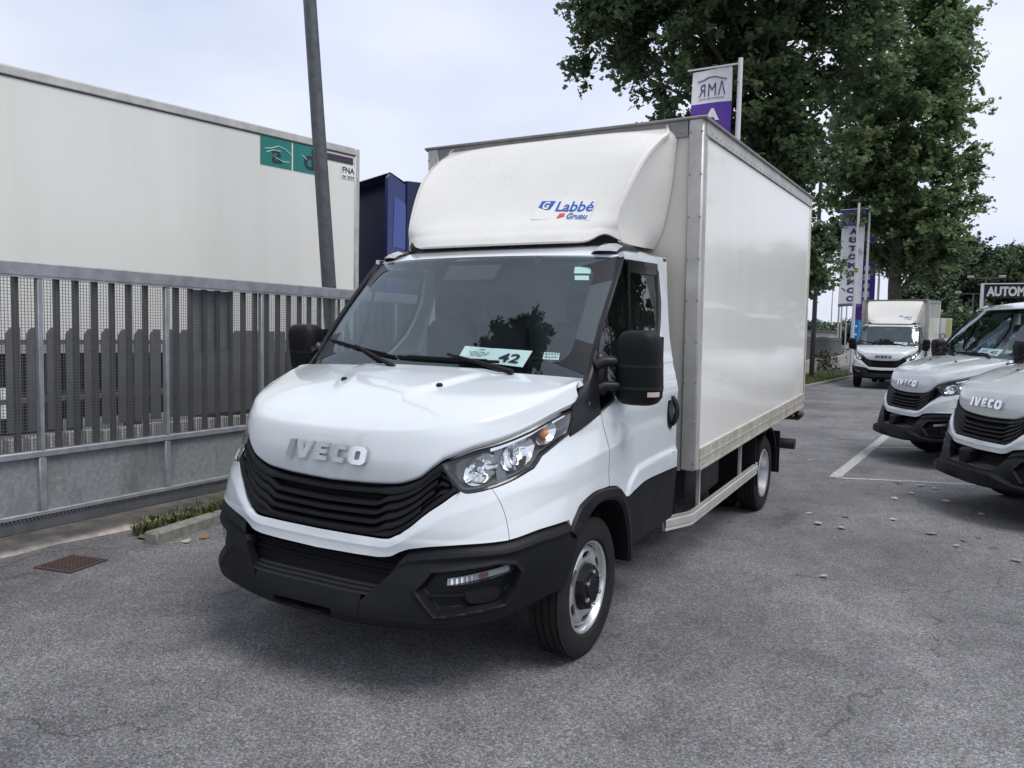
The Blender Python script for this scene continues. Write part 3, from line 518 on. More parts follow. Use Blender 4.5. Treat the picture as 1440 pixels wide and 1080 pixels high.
for k in range(3):
    P=np.array([S(q*1.2,.560+.030*k+h,-.085+d) for h,d in ((-.004,0),(-.004,.014),(.004,.014),(.004,0))]); MB().grid(P,flip=True).build('intake_bar','dark_inner',bump)
for x in (-.20,.19):
    p=S(x/.28,.395,-.012); MB().lathe([(-.004,.010),(-.010,.008),(-.011,.0005)],10,p,'y').build('screw','nut_steel',bump)
# --- windscreen, roof
u=np.linspace(-1,1,97)[None,:]; v=np.linspace(-.02,1,49)[:,None]; ws=part(MB().grid(WS(u+0*v,v+0*u)),'windscreen','screen_glass')
def rrect(hu,v0,v1,r,n=8,cu=1.0):
    P=[]
    for cx,cy,a0 in ((hu-r*.8,v0+r,-90),(hu-r*.8-.01,v1-r,0),(-hu+r*.8+.01,v1-r,90),(-hu+r*.8,v0+r,180)):
        for k in range(n+1): a=math.radians(a0+90*k/n); P.append((cx+r*.8*math.cos(a),cy+r*math.sin(a)))
    return np.array(P)
inn=rrect(.895,.125,.905,.10,n=20); nb=len(inn); ang=np.arctan2(inn[:,1]-.5,inn[:,0])
out=[]
for (a,b) in inn:   # outer frame point in the same direction
    dx,dy=a,b-.5; k=min(.998/abs(dx) if dx else 9,.515/abs(dy) if dy else 9); out.append((dx*k,.5+dy*k))
out=np.array(out); lay=[inn*(1-f)+out*f for f in (0,.25,.5,.75,1)]; P=np.array([WS(l[:,0],np.clip(l[:,1],-.02,1.0),-.0) if False else WS(l[:,0],np.clip(l[:,1],-.02,1.0),.003) for l in lay]); P=np.concatenate([P,P[:,:1]],1)
MB().grid(P).build('screen_border','satin_black',ws)
pl=[(-.18,.93),(.24,.93),(.228,.79),(-.172,.79)]; MB().prism(pl,lambda a,b,d:WS(a,b,d),-.03,-.005).build('sensor_cover','satin_black',ws,smooth=False)
MB().prism([(.465,1.0),(.505,1.0),(.505,.945),(.485,.925),(.465,.945)],lambda a,b,d:WS(a,b,d),-.012,-.005).build('sensor_tab','dark_inner',ws,smooth=False)
for (a,b,c_,d_) in ((.755,.845,.845,.905),(.775,.850,.785,.825)): MB().prism([(a,c_),(b+.01,c_),(b,d_),(a-.01,d_)],lambda p,q,d:WS(p,q,d),-.008,-.006).build('screen_sticker','paper_green',ws,smooth=False)
mb=MB().prism([(.742,.155),(.832,.150),(.828,.198),(.740,.203)],lambda p,q,d:WS(p,q,d),-.008,-.006); st=mb.build('barcode_sticker','paper_pale',ws,smooth=False); mb=MB()
for r_ in range(2):
    for k in range(14):
        a=.748+k*.0056; b0=.160+.022*r_; mb.prism([(a,b0),(a+.003*(1+(k*7+r_)%3)/2,b0),(a+.003*(1+(k*7+r_)%3)/2,b0+.014),(a,b0+.014)],lambda p,q,d:WS(p,q,d),-.0055,-.0052)
mb.build('barcode','ink_black',ws,smooth=False)
top=WS(np.linspace(-1,1,61),1.0); xs=top[:,0]; e=np.abs(np.linspace(-1,1,61))
sideR=np.column_stack([np.sign(xs)*(.823+0*xs),0*xs,0*xs])
rowsR=[top+[0,.004,-.004],top+[0,.018,.012]]
for yq,zc_,xe,ze in ((.70,2.035,.832,1.982),(.85,2.06,.835,1.985),(1.05,2.07,.835,1.985),(1.24,2.07,.830,1.98)):
    U=np.linspace(-1,1,61); rowsR.append(np.column_stack([U*xe,yq+0*U,zc_-(zc_-ze)*np.abs(U)**4.5]))
R3=cr(np.array(rowsR),np.linspace(0,len(rowsR)-1,40)); roof=part(MB().panel(R3,.03,ref=(0,.8,1.5)),'roof','white_paint')
for sg in (-1,1):
    rl=empty('roof_lamp',parent=truck); c_=np.array([.735,.60,1.985])
    prof=[(-.075,.0,.0),(.0,.032,.0),(.12,.052,.0),(.25,.05,.0)]
    P=[]
    for yq,h in ((-.075,.004),(-.02,.034),(.05,.052),(.20,.052),(.27,.012)):
        P.append([(c_[0]+w,c_[1]+yq+abs(w)*.5+(.06 if w>0 else 0)*abs(w)/.06,c_[2]-.01+.05*(yq+.075)+hh*h) for w,hh in ((-.072,0),(-.062,.7),(-.03,1),(.03,1),(.056,.7),(.066,-.25))])
    P=np.array(P); MB().grid(P if sg>0 else mir(P)).build('lamp_base','satin_black',rl)
    Q=np.array([P[i][1:5]+np.array([0,-.004,.004]) for i in (0,1,2)]); Q=cr(Q,np.linspace(.12,1.75,8)); MB().grid(Q if sg>0 else mir(Q)).build('lens','lamp_lens_white',rl)
# --- wipers
def wiper(a,b,c_,d_):
    w=empty('wiper',parent=truck); P=[WS(a[0]+(b[0]-a[0])*f,a[1]+(b[1]-a[1])*f,.012) for f in np.linspace(0,1,10)]; MB().tube(P,.008,6).build('blade','black_plastic',w)
    P=[WS(a[0]+(b[0]-a[0])*f,a[1]+(b[1]-a[1])*f,.022) for f in np.linspace(.12,.9,8)]; MB().tube(P,.006,6).build('spine','black_plastic',w)
    P=[WS(c_[0]+(d_[0]-c_[0])*f,c_[1]+(d_[1]-c_[1])*f,.03+.01*math.sin(3*f)) for f in np.linspace(0,1,6)]; MB().tube(P,[.007,.008,.009,.011,.013,.016],6).build('arm','black_plastic',w)
wiper((-.951,.223),(-.241,.124),(-.60,.178),(-.185,.03)); wiper((-.213,.126),(.503,.113),(.165,.143),(.62,.025))
# --- mirrors
for sg in (-1,1):
    M=(lambda P:P) if sg>0 else mir; mr=empty('door_mirror',parent=truck)
    def sq(c,h,pw,nu=36,nv=24,cut=None):
        th=np.linspace(0,2*np.pi,nu+1)[None,:]; ph=np.linspace(-np.pi/2,np.pi/2,nv)[:,None]; f=lambda w,p:np.sign(w)*np.abs(w)**p
        x=f(np.cos(ph),pw[2])*f(np.cos(th),pw[0]); y=f(np.cos(ph),pw[2])*f(np.sin(th),pw[1]); z=f(np.sin(ph),pw[2])+0*th
        return np.stack([c[0]+h[0]*x+.0*z,c[1]+h[1]*y,c[2]+h[2]*z],-1)
    P=sq((1.082,.215,1.392),(.112,.085,.182),(.55,.75,.42)); zf=(P[...,2]-1.392)/.182; P[...,0]=1.082+(P[...,0]-1.082)*(1.0-.05*zf)+.006*zf; P[...,1]-=.02*zf
    MB().grid(M(P)).build('mirror_housing','black_plastic',mr)
    for zq in (1.405,1.298):
        th=np.linspace(0,2*np.pi,41); f=lambda w,p:np.sign(w)*np.abs(w)**p
        k=(zq-1.392)/.182; sx=(1-abs(k)**4.6)**.2*(1-.05*k)
        R_=np.array([[(1.082+.006*k+.1135*sx*r*f(np.cos(a),.55),.215-.02*k+.087*sx*r*f(np.sin(a),.75),zq+dz) for a in th] for r,dz in ((.97,-.008),(1.0,-.006),(1.0,.006),(.97,.008))]); MB().grid(M(R_)).build('mirror_band','satin_black',mr)
    th=np.linspace(-.9,.55,10); P=np.array([[(1.085+.1135*np.sign(np.cos(a))*abs(np.cos(a))**.55,.235+.088*np.sign(np.sin(a))*abs(np.sin(a))**.75,z) for a in np.linspace(-1.15,-.25,10)] for z in (1.262,1.285)]); MB().grid(M(P*np.array([1,1,1])+np.array([.001,-.022,0]))).build('indicator','indicator_lens',mr)
    P=np.array([[(1.082+a*.09,.302,1.392+b*.15) for a in (-1,1)] for b in (-1,1)]); MB().grid(M(P)).build('mirror_glass','chrome',mr)
    for z0,z1 in ((1.425,1.418),(1.305,1.300)):
        P=[(.90,.10,z0-.02),(.94,.12,z0),(.99,.16,z1+.006),(1.04,.20,z1)]; MB().tube([M(np.array(p)) for p in P],[.030,.026,.024,.03],10).build('mirror_arm','satin_black',mr)
    MB().box(M(np.array([.915,.14,1.36])),(.05,.08,.22),bev=.02).build('mirror_foot','satin_black',mr)
# --- cab interior and rear wall
mb=MB().box((0,1.20,1.32),(1.62,.03,1.30)); part(mb,'cab_back_wall','cab_lining')
mb=MB().box((0,.75,.62),(1.7,1.0,.05)); part(mb,'cab_floor','dark_inner')
P=np.array([[(x,y,z) for x in np.linspace(-.84,.84,12)] for y,z in ((-.06,1.30),(.10,1.315),(.34,1.30),(.44,1.24),(.46,1.0),(.40,.8))]); part(MB().grid(P),'dashboard','dash')
sw=empty('steering_wheel',parent=truck)
th=np.linspace(0,2*np.pi,33); P=[Vector((.42+.19*math.cos(a),.50+.10*math.sin(a)*-1,1.24+.16*math.sin(a))) for a in th]; MB().tube(P,.016,8,cap=False).build('rim','satin_black',sw); MB().box((.42,.49,1.23),(.3,.05,.06),bev=.02).build('spoke','satin_black',sw)
for x in (.42,-.16,-.56):
    s_=empty('seat',parent=truck); MB().box((x,.78,.92),(.46 if x>0 else .38,.5,.16),bev=.05).build('cushion','seat_fabric',s_); MB().box((x,1.02,1.28),(.44 if x>0 else .37,.14,.62),bev=.05).build('backrest','seat_fabric',s_); MB().box((x,1.03,1.68),(.24,.10,.17),bev=.035).build('headrest','seat_fabric',s_)
# --- wheels
def tyre(w,R,side): # outer face at +x side
    h=w/2; pr=[(-h*.72,.215),(-h*.95,.235),(-h,.27),(-h*.97,.31),(-h*.86,R-.012)]
    for k in range(5):
        a=-h*.80+k*h*.40; pr+=[(a,R),(a+h*.28,R),(a+h*.30,R-.009),(a+h*.38,R-.009)] if k<4 else [(a,R)]
    pr+=[(h*.86,R-.012),(h*.97,.31),(h,.27),(h*.95,.235),(h*.72,.215)]; return pr
def disc_rim(dish):
    """steel disc with slots: polar grid with window faces left out"""
    mb=MB(); nA=96
    mb.lathe([(.055,.207),(.070,.214),(.078,.222),(.074,.212),(.058,.203),(.02,.196),(-.08,.19)],64)
    rs=[.196,.186,.176,.164,.148,.134,.120,.10,.06,.0005]; xs=[.022,.036,.043,.046,.047,.046,.043,.037,.033,.033]; xs=[x*dish[0]+dish[1] for x in xs]
    X=lambda r:np.interp(r,rs[::-1],xs[::-1])
    mb.lathe([(X(r),r) for r in (.196,.192,.188,.184)],72); mb.lathe([(X(r),r) for r in (.132,.126,.120,.11,.10,.08,.06,.0005)],72)
    n_=40; th=np.linspace(0,2*np.pi,n_,endpoint=False); f=lambda w,p:np.sign(w)*np.abs(w)**p
    for k in range(6):
        a0=math.radians(60*k+30); rc=.158; V=[]
        hole=np.column_stack([np.radians(15.5)*f(np.cos(th),.62),.0155*f(np.sin(th),.72)]); rect=[]
        for p_,q_ in zip(np.cos(th),np.sin(th)):
            m_=min(1/abs(p_) if abs(p_)>1e-9 else 1e9,1/abs(q_) if abs(q_)>1e-9 else 1e9); rect.append((math.radians(30)*p_*m_,.026*q_*m_))
        rect=np.array(rect)
        for L_,dx in ((rect,0),(rect*.5+hole*.5,0),(hole,0),(hole*.97,-.014)):
            for a_,r_ in L_: V.append((X(rc+r_)+dx,(rc+r_)*math.cos(a0+a_),(rc+r_)*math.sin(a0+a_)))
        mb.add(V,[(i*n_+j,i*n_+(j+1)%n_,i*n_+n_+(j+1)%n_,i*n_+n_+j) for i in range(3) for j in range(n_)])
    return mb
def wheel(loc,front,flip):
    w=empty('wheel',loc,(0,0,math.pi if flip else 0),truck)
    MB().lathe(tyre(.182,.336,1),64,(.004,0,0)).build('tyre','tyre_rubber',w)
    if front:
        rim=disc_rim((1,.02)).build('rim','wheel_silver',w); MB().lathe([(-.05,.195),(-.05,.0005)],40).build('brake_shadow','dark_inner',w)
        mb=MB().lathe([(.03,.114),(.066,.114),(.092,.106),(.100,.090),(.098,.058),(.106,.052),(.106,.0005)],12)
        hub=mb.build('hub_cap','black_plastic',w,ang=25)
        for k in range(6):
            a=math.radians(60*k+30); MB().lathe([(.086,.013),(.112,.012),(.116,.007),(.116,.0005)],6,(0,.078*math.cos(a),.078*math.sin(a))).build('wheel_nut','nut_steel',w)
    else:
        MB().lathe([(.085,.218),(.09,.212),(.082,.200),(.03,.192),(-.03,.186),(-.05,.15),(-.055,.12),(-.045,.10),(.03,.095),(.045,.08),(.05,.05),(.05,.0005)],56).build('rim','rim_rear',w)
        MB().lathe(tyre(.195,.336,1),48,(-.24,0,0)).build('inner_tyre','tyre_rubber',w)
def b2(p): # ground-frame point to truck frame
    c,s=math.cos(-RAKE),math.sin(-RAKE); return (p[0],c*p[1]-s*p[2],s*p[1]+c*p[2])
for sg in (1,-1): wheel(b2((sg*.84,0,.335)),True,sg<0)
for sg in (1,-1): wheel(b2((sg*.86,3.785,.335)),False,sg<0)
# --- chassis
ch=empty('chassis',parent=truck)
for x in (-.40,.40): MB().box((x,2.75,.56),(.07,5.2,.14)).build('frame_rail','steel_dark',ch)
for y in (1.0,2.4,3.4,4.4,5.25): MB().box((0,y,.56),(.74,.08,.10)).build('cross_member','steel_dark',ch)
MB().tube([(-.85,3.77,.22),(.85,3.77,.22)],.06,10).build('rear_axle','steel_dark',ch); MB().lathe([(-.12,.05),(-.1,.14),(0,.18),(.1,.14),(.12,.05)],16,(0,3.77,.22)).build('differential','steel_dark',ch)
MB().tube([(-.78,.01,.343),(.78,.01,.343)],.05,8).build('front_axle','steel_dark',ch)
MB().box((0,.1,.60),(.9,1.5,.35),bev=.06).build('engine_sump','dark_inner',ch)
MB().box((.66,2.28,.46),(.40,.72,.34),bev=.06).build('fuel_tank','steel_dark',ch); MB().box((.60,1.52,.45),(.44,.34,.36),bev=.04).build('tool_box','dark_inner',ch); MB().tube([(.86,1.92,.62),(.86,1.99,.62)],.035,10).build('filler_cap','red_lens',ch)
MB().box((-.66,2.2,.44),(.42,1.2,.36),bev=.05).build('battery_box','steel_dark',ch)
for sg in (1,-1):
    mg=MB(); A_=np.linspace(math.radians(-8),math.radians(188),20)
    P=np.array([[(sg*x,3.77+.40*math.cos(a),.235+.40*math.sin(a)) for a in A_] for x in (.60,.985)]); mg.panel(P,.02,ref=(sg*.8,3.77,.2)).build('mudguard','black_plastic',ch)
    MB().box((sg*.80,4.33,.32),(.36,.015,.40)).build('mud_flap','black_plastic',ch)
    MB().box((sg*.78,3.30,.42),(.40,.015,.42)).build('mud_flap','black_plastic',ch)
# side guards
for sg in (1,-1):
    g=empty('side_guard',parent=truck); xg=.965*sg
    for z in (.335,): 
        P=[(xg-sg*.10,1.27,z),(xg-.012*sg,1.47,z),(xg,1.52,z),(xg,3.40,z-.005)]
        prof=[(0,-.045),(.018,-.045),(.014,-.025),(.020,-.02),(.020,.02),(.014,.025),(.018,.045),(0,.045)]
        path=np.array(P); R_=np.array([[(p[0]+sg*d,p[1],p[2]+h) for d,h in prof+prof[:1]] for p in path]); MB().grid(R_).build('guard_rail','aluminium',g)
    for y in (1.72,2.86): MB().box((xg-sg*.012,y,.49),(.022,.026,.34)).build('guard_post','aluminium',g)
# rear underrun bar and lamps
rb=empty('rear_underrun',parent=truck); MB().tube([(-1.0,5.03,.29),(1.0,5.03,.29)],.055,12).build('bar','steel_dark',rb)
for x in (-.5,.5): MB().box((x,4.98,.44),(.06,.06,.34)).build('bracket','steel_dark',rb)
for sg in (1,-1):
    MB().box((sg*.86,5.38,.555),(.30,.22,.10),bev=.03).build('rear_lamp','gloss_black',rb); MB().box((sg*.86,5.50,.555),(.24,.02,.08)).build('lamp_lens','red_lens',rb); MB().box((sg*.93,5.27,.56),(.03,.02,.03)).build('marker','amber',rb)
# --- cargo box
W,YB,YR,ZB,ZT=1.021,1.412,5.355,.653,2.836
bx=empty('cargo_box',parent=truck)
MB().box((0,(YB+YR)/2,(ZB+ZT)/2+.02),(2*W-.03,YR-YB-.06,ZT-ZB-.10)).build('body_core','box_front',bx,smooth=False)
for sg in (1,-1):
    P=np.array([[(sg*(W-.010),y,z) for y in np.linspace(YB+.055,YR-.05,30)] for z in np.linspace(ZB+.13,ZT-.11,16)]); MB().grid(P).build('side_panel','box_panel',bx)
    pst=MB().box((sg*(W-.0485),YB+.012,(ZB+ZT)/2),(.097,.055,ZT-ZB-.016),bev=.010).build('corner_post','aluminium',bx)
    MB().box((sg*(W-.006),YB+.050,(ZB+ZT)/2),(.012,.05,ZT-ZB-.02)).build('corner_cap','aluminium',bx,smooth=False); MB().box((sg*(W-.028),YR-.02,(ZB+ZT)/2),(.056,.07,ZT-ZB-.01),bev=.008).build('rear_post','rail_dirty',bx)
    MB().box((sg*(W-.0045),(YB+YR)/2+.02,ZB+.070),(.015,YR-YB-.12,.136)).build('lower_rail','rail_dirty',bx,smooth=False); MB().box((sg*(W-.001),(YB+YR)/2+.02,ZB+.072),(.016,YR-YB-.12,.012)).build('rail_lip','rail_dirty',bx,smooth=False); MB().box((sg*(W-.0015),(YB+YR)/2+.02,ZB+.006),(.02,YR-YB-.12,.014)).build('rail_foot','rail_dirty',bx,smooth=False)
    MB().box((sg*(W-.0035),(YB+YR)/2,ZT-.062),(.017,YR-YB-.07,.085)).build('upper_rail','aluminium',bx,smooth=False); MB().box((sg*(W+.002),(YB+YR)/2,ZT-.012),(.036,YR-YB+.02,.024),bev=.006).build('roof_edge','rail_top',bx)
    for z in (ZB+.112,ZB+.030): pass
    for nm,z,st,ofs in (('lower_rail_rivets',ZB+.115,.23,.0045),('lower_rail_rivets',ZB+.030,.46,.0045),('upper_rail_rivets',ZT-.082,.105,.0065)):
        mb=MB()
        for k in range(int((YR-YB-.2)/st)):
            for dy in ((0,.035) if st==.46 else (0,)): mb.lathe([(0,.0085),(.004,.006),(.0042,.0003)] if sg>0 else [(0,.0085),(-.004,.006),(-.0042,.0003)],6,(sg*(W+ofs-.002),YB+.14+k*st+dy,z))
        o=mb.build(nm,'rivet',bx,smooth=False); o['kind']='stuff'
    mb=MB()
    for k in range(9):
        for xo in (.082,.012): mb.lathe([(0,.008),(-.004,.006),(-.0042,.0003)],6,(sg*(W-xo),YB-.0155,ZB+.06+k*(ZT-ZB-.15)/8),'y')
    o=mb.build('post_rivets','rivet',bx,smooth=False); o['kind']='stuff'
MB().grid(np.array([[(x,YB+.006,z) for x in np.linspace(-W+.10,W-.10,12)] for z in np.linspace(ZB,ZT-.1,12)])).build('front_panel','box_front',bx)
MB().box((0,YB+.006,ZT-.062),(2*W-.20,.036,.10)).build('front_rail','rail_top',bx,smooth=False); MB().box((0,YB+.0,ZT-.008),(2*W+.036,.06,.016),bev=.004).build('front_roof_edge','rail_top',bx)
mb=MB()
for k in range(9): mb.lathe([(0,.009),(-.004,.006),(-.0042,.0003)],6,(-W+.14+k*.22,YB-.012,ZT-.085),'y')
o=mb.build('front_rail_rivets','rivet',bx,smooth=False); o['kind']='stuff'
MB().box((0,(YB+YR)/2,ZT-.016),(2*W-.02,YR-YB-.01,.02)).build('roof_sheet','box_front',bx,smooth=False); MB().box((0,(YB+YR)/2,ZB+.02),(2*W-.06,YR-YB-.06,.03)).build('floor','steel_dark',bx,smooth=False)
MB().box((0,YR-.012,(ZB+ZT)/2),(2*W-.12,.04,ZT-ZB-.12)).build('rear_door','box_front',bx,smooth=False)
# --- roof fairing
fr=None
cen=np.array([(0,.60,2.052),(0,.635,2.10),(0,.70,2.15),(0,.814,2.255),(0,.99,2.447),(0,1.129,2.60),(0,1.275,2.735),(0,1.345,2.782),(0,1.405,2.79)])
cre=np.array([(.745,.80,2.050),(.735,.79,2.10),(.728,.785,2.16),(.735,.81,2.262),(.765,.925,2.44),(.79,1.05,2.57),(.815,1.225,2.685),(.828,1.32,2.735),(.80,1.405,2.79)])
edg=np.array([(.72,1.408,2.05),(.745,1.408,2.10),(.77,1.408,2.16),(.79,1.408,2.235),(.825,1.408,2.43),(.836,1.408,2.54),(.846,1.408,2.65),(.850,1.408,2.725),(.812,1.4085,2.788)])
k=np.linspace(0,8,60); Cn,Ce,Ed=cr(cen,k),cr(cre,k),cr(edg,k)
cols=[]
for U in np.linspace(-1,1,61):
    a=abs(U); q=Cn.copy(); q[:,0]=Ce[:,0]*U; w=a**4.6; q[:,1]=Cn[:,1]*(1-w)+Ce[:,1]*w; q[:,2]=Cn[:,2]*(1-w)+Ce[:,2]*w
    # wheel-like arch over the roof lamp
    d=np.exp(-((a-.90)/.075)**2)*np.clip(1-k/1.6,0,1); q[:,2]+=.045*d; q[:,1]+=.012*d
    q[:,1]-=.010*np.exp(-((k-2.1)/.5)**2); cols.append(q)
F3=np.array(cols).transpose(1,0,2); mb=MB().panel(F3,.02,ref=(0,1.4,2.1))
fair=part(mb,'roof_fairing','fairing_white',cab=False)
for sg in (1,-1):
    cols=[Ce*(1-f)+Ed*f+np.array([.018,0,0])*math.sin(math.pi*f)*-1 for f in np.linspace(0,1,14)]; P=np.array(cols).transpose(1,0,2); MB().panel(P if sg>0 else mir(P),.02,ref=(0,1.3,2.4)).build('fairing_side','fairing_white',fair)
def FS(x,z):
    zz=F3[:,:,2]; j=np.abs(F3[30,:,0]-x).argmin(); i=np.abs(F3[:,j,2]-z).argmin(); return F3[i,j]
LV=F3[:,30]; 
def onf(x,z,d):   # point on the fairing face at lateral x, height z
    xs_=[np.interp(z,F3[8:52,j,2],F3[8:52,j,0]) for j in range(26,58)]; ys_=[np.interp(z,F3[8:52,j,2],F3[8:52,j,1]) for j in range(26,58)]
    return np.array([x,np.interp(x,xs_,ys_)-(d+.002)*.75,z+(d+.002)*.66])
lx,lz=.382,2.268
_onf=onf
def onf(x,z,d): return _onf(x,z-.065*(x-lx),d)
MB().prism([(lx-.19,lz-.085),(lx+.19,lz-.085),(lx+.19,lz+.045),(lx-.19,lz+.045)],lambda a,b,d:onf(a,b,d),.0005,.0015).build('logo_label','sticker_clear',fair,smooth=False)
mb=MB(); text(mb,'Labbé',None,None,None,.062,.02,width=.245,fn=lambda a,b:onf(lx+.065+a,lz+b,.004)); mb.build('lettering','logo_blue',fair,smooth=False)
mb=MB(); text(mb,'Gruau',None,None,None,.033,.02,width=.13,fn=lambda a,b:onf(lx+.105+a,lz-.060+b,.004)); mb.build('lettering','logo_blue',fair,smooth=False)
mb=MB(); mb.prism([(lx-.185,lz-.042),(lx-.095,lz-.022),(lx-.082,lz+.034),(lx-.178,lz+.034)],lambda a,b,d:onf(a,b,d),.002,.004); mb.build('logo_mark','logo_blue',fair,smooth=False)
mb=MB(); text(mb,'G',None,None,None,.045,.03,fn=lambda a,b:onf(lx-.134+a,lz+.004+b,.006)); mb.build('logo_letter','sticker_clear',fair,smooth=False)
mb=MB(); mb.prism([(lx-.02,lz-.075),(lx+.022,lz-.062),(lx+.02,lz-.045),(lx-.015,lz-.045)],lambda a,b,d:onf(a,b,d),.002,.004); mb.build('logo_flag','logo_red',fair,smooth=False)
truck.rotation_euler=(RAKE,0,0)
tag(truck,'large white box truck parked beside the galvanised gate, number card behind its windscreen','truck')
# ---------------------------------------------------------------- pixel helper (1440x1080 photograph): a direction, then the plane the thing touches
def px(u,v,ax,val):
    d=_f+(u-720)/FPX*_r-(v-540)/FPX*_u; t=(val-CAM[ax])/d[ax]; return CAM+t*d
# ---------------------------------------------------------------- card behind the windscreen
def number_card(num,root_rot,root_loc,label):
    M_=Matrix.Translation(Vector(root_loc))@Euler(root_rot).to_matrix().to_4x4()
    def f(a,b,d): return M_@Vector(WS(a,b,d))
    qd=np.array([(.205,.251),(.661,.224),(.633,.106),(.2,.155)])
    def bl(s,t): p=qd[3]*(1-s)*(1-t)+qd[2]*s*(1-t)+qd[1]*s*t+qd[0]*(1-s)*t; return p
    root=empty('number_card',M_@Vector(WS(.42,.18,-.03))); iv=Matrix.Translation(-root.location)
    def g(s,t,d): p=bl(s,t); return iv@f(p[0],p[1],d)
    MB().prism([(0,0),(.52,-.02),(.50,1.0),(.03,1.02)],g,-.022,-.021).build('left_sheet','paper_pale',root,smooth=False); MB().prism([(.47,.0),(1,0),(1,1),(.47,1)],g,-.020,-.019).build('right_sheet','paper_pale',root,smooth=False)
    mb=MB(); V_,F_=text_geo(num,.02); s0=(V_[:,0].max()-V_[:,0].min()); mb.add([g(.76+x/s0*.30,.45+y*.75,-.016) for x,y,_ in V_],F_); mb.build('number','ink_black',root,smooth=False)
    mb=MB()
    for k,(a,b,w) in enumerate(((.25,.82,.12),(.14,.62,.32),(.16,.50,.28),(.18,.38,.20))):
        n_=int(w/.022)
        for j in range(n_):
            if (j*7+k*3)%5: mb.prism([(a+j*.022,b),(a+j*.022+.014,b),(a+j*.022+.014,b+.05),(a+j*.022,b+.05)],g,-.0185,-.018)
    mb.build('small_print','ink_black',root,smooth=False)
    tag(root,label,'card'); return root
number_card('42',(RAKE,0,0),(0,0,0),'pale green card numbered 42 behind the windscreen of the truck beside the gate')
# ---------------------------------------------------------------- the other trucks
index_kids()
bev=MB(); tq=np.linspace(-3.9,3.9,120); a=np.abs(tq); zt_=np.interp(a,[0,1.35,1.9,2.4,3.9],[.475,.475,.415,.40,.41]); zb_=bbot(tq)-.005; of=np.interp(a,[0,1.3,1.9,3.9],[.085,.085,.055,.012])
rowsB=np.array([S(tq,zt_+.004,-.05),S(tq,zt_,of*.8),S(tq,zt_-.012,of),S(tq,zb_+.03,of),S(tq,zb_,of*.5-.02)]); bev.grid(rowsB,flip=True)
beam_me=bev.mesh('lower_beam','black_plastic'); blk=MB(); p=S(-.35,.545,-.02); blk.box((p[0],p[1]+.01,.545),(.15,.12,.15),bev=.02); block_me=blk.mesh('tow_cover','black_plastic'); sl_=MB().prism([(-.62,.365),(-.05,.365),(-.05,.385),(-.30,.41),(-.62,.41)],lambda a,b,d:S(a,b,d),.076,.089); slot_me=sl_.mesh('beam_slot','dark_inner')
def other(name,x,y,ang,label,full,card=None,lab2=None,group=None):
    skip=() if full else (bx.name,fair.name)
    r=copy_tree(truck,None,skip); r.name=name; r.location=(x,y,0); r.rotation_euler=Euler((RAKE,0,ang),'XYZ')
    for k in ('label','category'): 
        if k in r: del r[k]
    tag(r,label,'truck',group)
    if not full:
        b=[c for c in r.children if c.name.startswith('bumper')][0]
        for me in (beam_me,block_me,slot_me): mkobj(me.name,me,b)
    if card: number_card(card,(RAKE,0,ang),(x,y,0),lab2)
    return r
other('chassis_cab_truck',2.586,8.271,-1.0445,'white cab truck standing between two parking lines, half covered by the next truck',False,'45','pale card lying behind the windscreen of the truck between two parking lines')
other('chassis_cab_truck',3.393,5.179,-1.0714,'white cab truck whose front overhangs the long painted parking line',False)
other('chassis_cab_truck',3.05,14.6,-1.05,'white cab truck mostly hidden behind the others in the parking row',False)
other('box_truck',.4457,24.3175,-.059,'distant white box truck facing the yard in front of the flags',True,'31','tiny pale card behind the windscreen of the distant box truck')
# ---------------------------------------------------------------- ground
def sheet(name,poly,z,m,kind='structure',n=1):
    mb=MB(); mb.add([(x,y,z) for x,y in poly],[tuple(range(len(poly)))]); o=mb.build(name,m,smooth=False); tag(o,kind=kind); return o
P=[]; g=np.concatenate([[-300,-120,-50],np.linspace(-20,40,41),[60,120,300,600]]); mb=MB(); mb.grid(np.array([[(x,y,0) for x in g] for y in g+10])); o=mb.build('ground','asphalt',smooth=False); tag(o,'worn grey asphalt yard','ground',kind='structure')
def line(name,p,q,w,label):
    p,q=Vector((*p,0)),Vector((*q,0)); d=(q-p).normalized(); n=Vector((-d.y,d.x,0))*w/2; mb=MB(); k=24
    V=[]
    for i in range(k+1):
        c=p+(q-p)*i/k; j=(rng.random()-.5)*.012; V+=[c+n*(1+j*6)+Vector((0,0,.004)),c-n*(1-j*6)+Vector((0,0,.004))]
    mb.add(V,[(2*i,2*i+1,2*i+3,2*i+2) for i in range(k)]); o=mb.build(name,'line_paint',smooth=False); tag(o,label,'marking',kind='structure'); return o
line('parking_line',(1.285,5.95),(1.60,13.5),.125,'broad worn white line along the parking row'); line('parking_line',(1.30,5.93),(4.8,7.22),.07,'worn white bay line meeting the end of the broad line'); line('parking_line',(1.43,8.86),(4.6,11.2),.06,'faint white bay line running under the hooded truck front')
mb=MB(); yy_=np.linspace(-9,9,61); wv=.03*np.sin(yy_*2.3)+.02*np.sin(yy_*7.1); mb.grid(np.array([[(x+w_*k_-.0256*y,y,z) for y,w_ in zip(yy_,wv)] for x,z,k_ in ((-2.97,-.006,1),(-3.01,.018,1),(-3.08,.034,.6),(-3.3,.045,0),(-4.6,.05,0))])); o=mb.build('gate_track_strip','sandy'); tag(o,kind='structure')
sheet('verge_soil',[(-2.99,.30),(-2.93,.24),(-2.86,.21),(-2.80,.15),(-2.74,.17),(-2.68,.09),(-2.60,.10),(-2.66,.7),(-2.50,6),(-2.95,6),(-3.0,1.2)],.016,'soil')
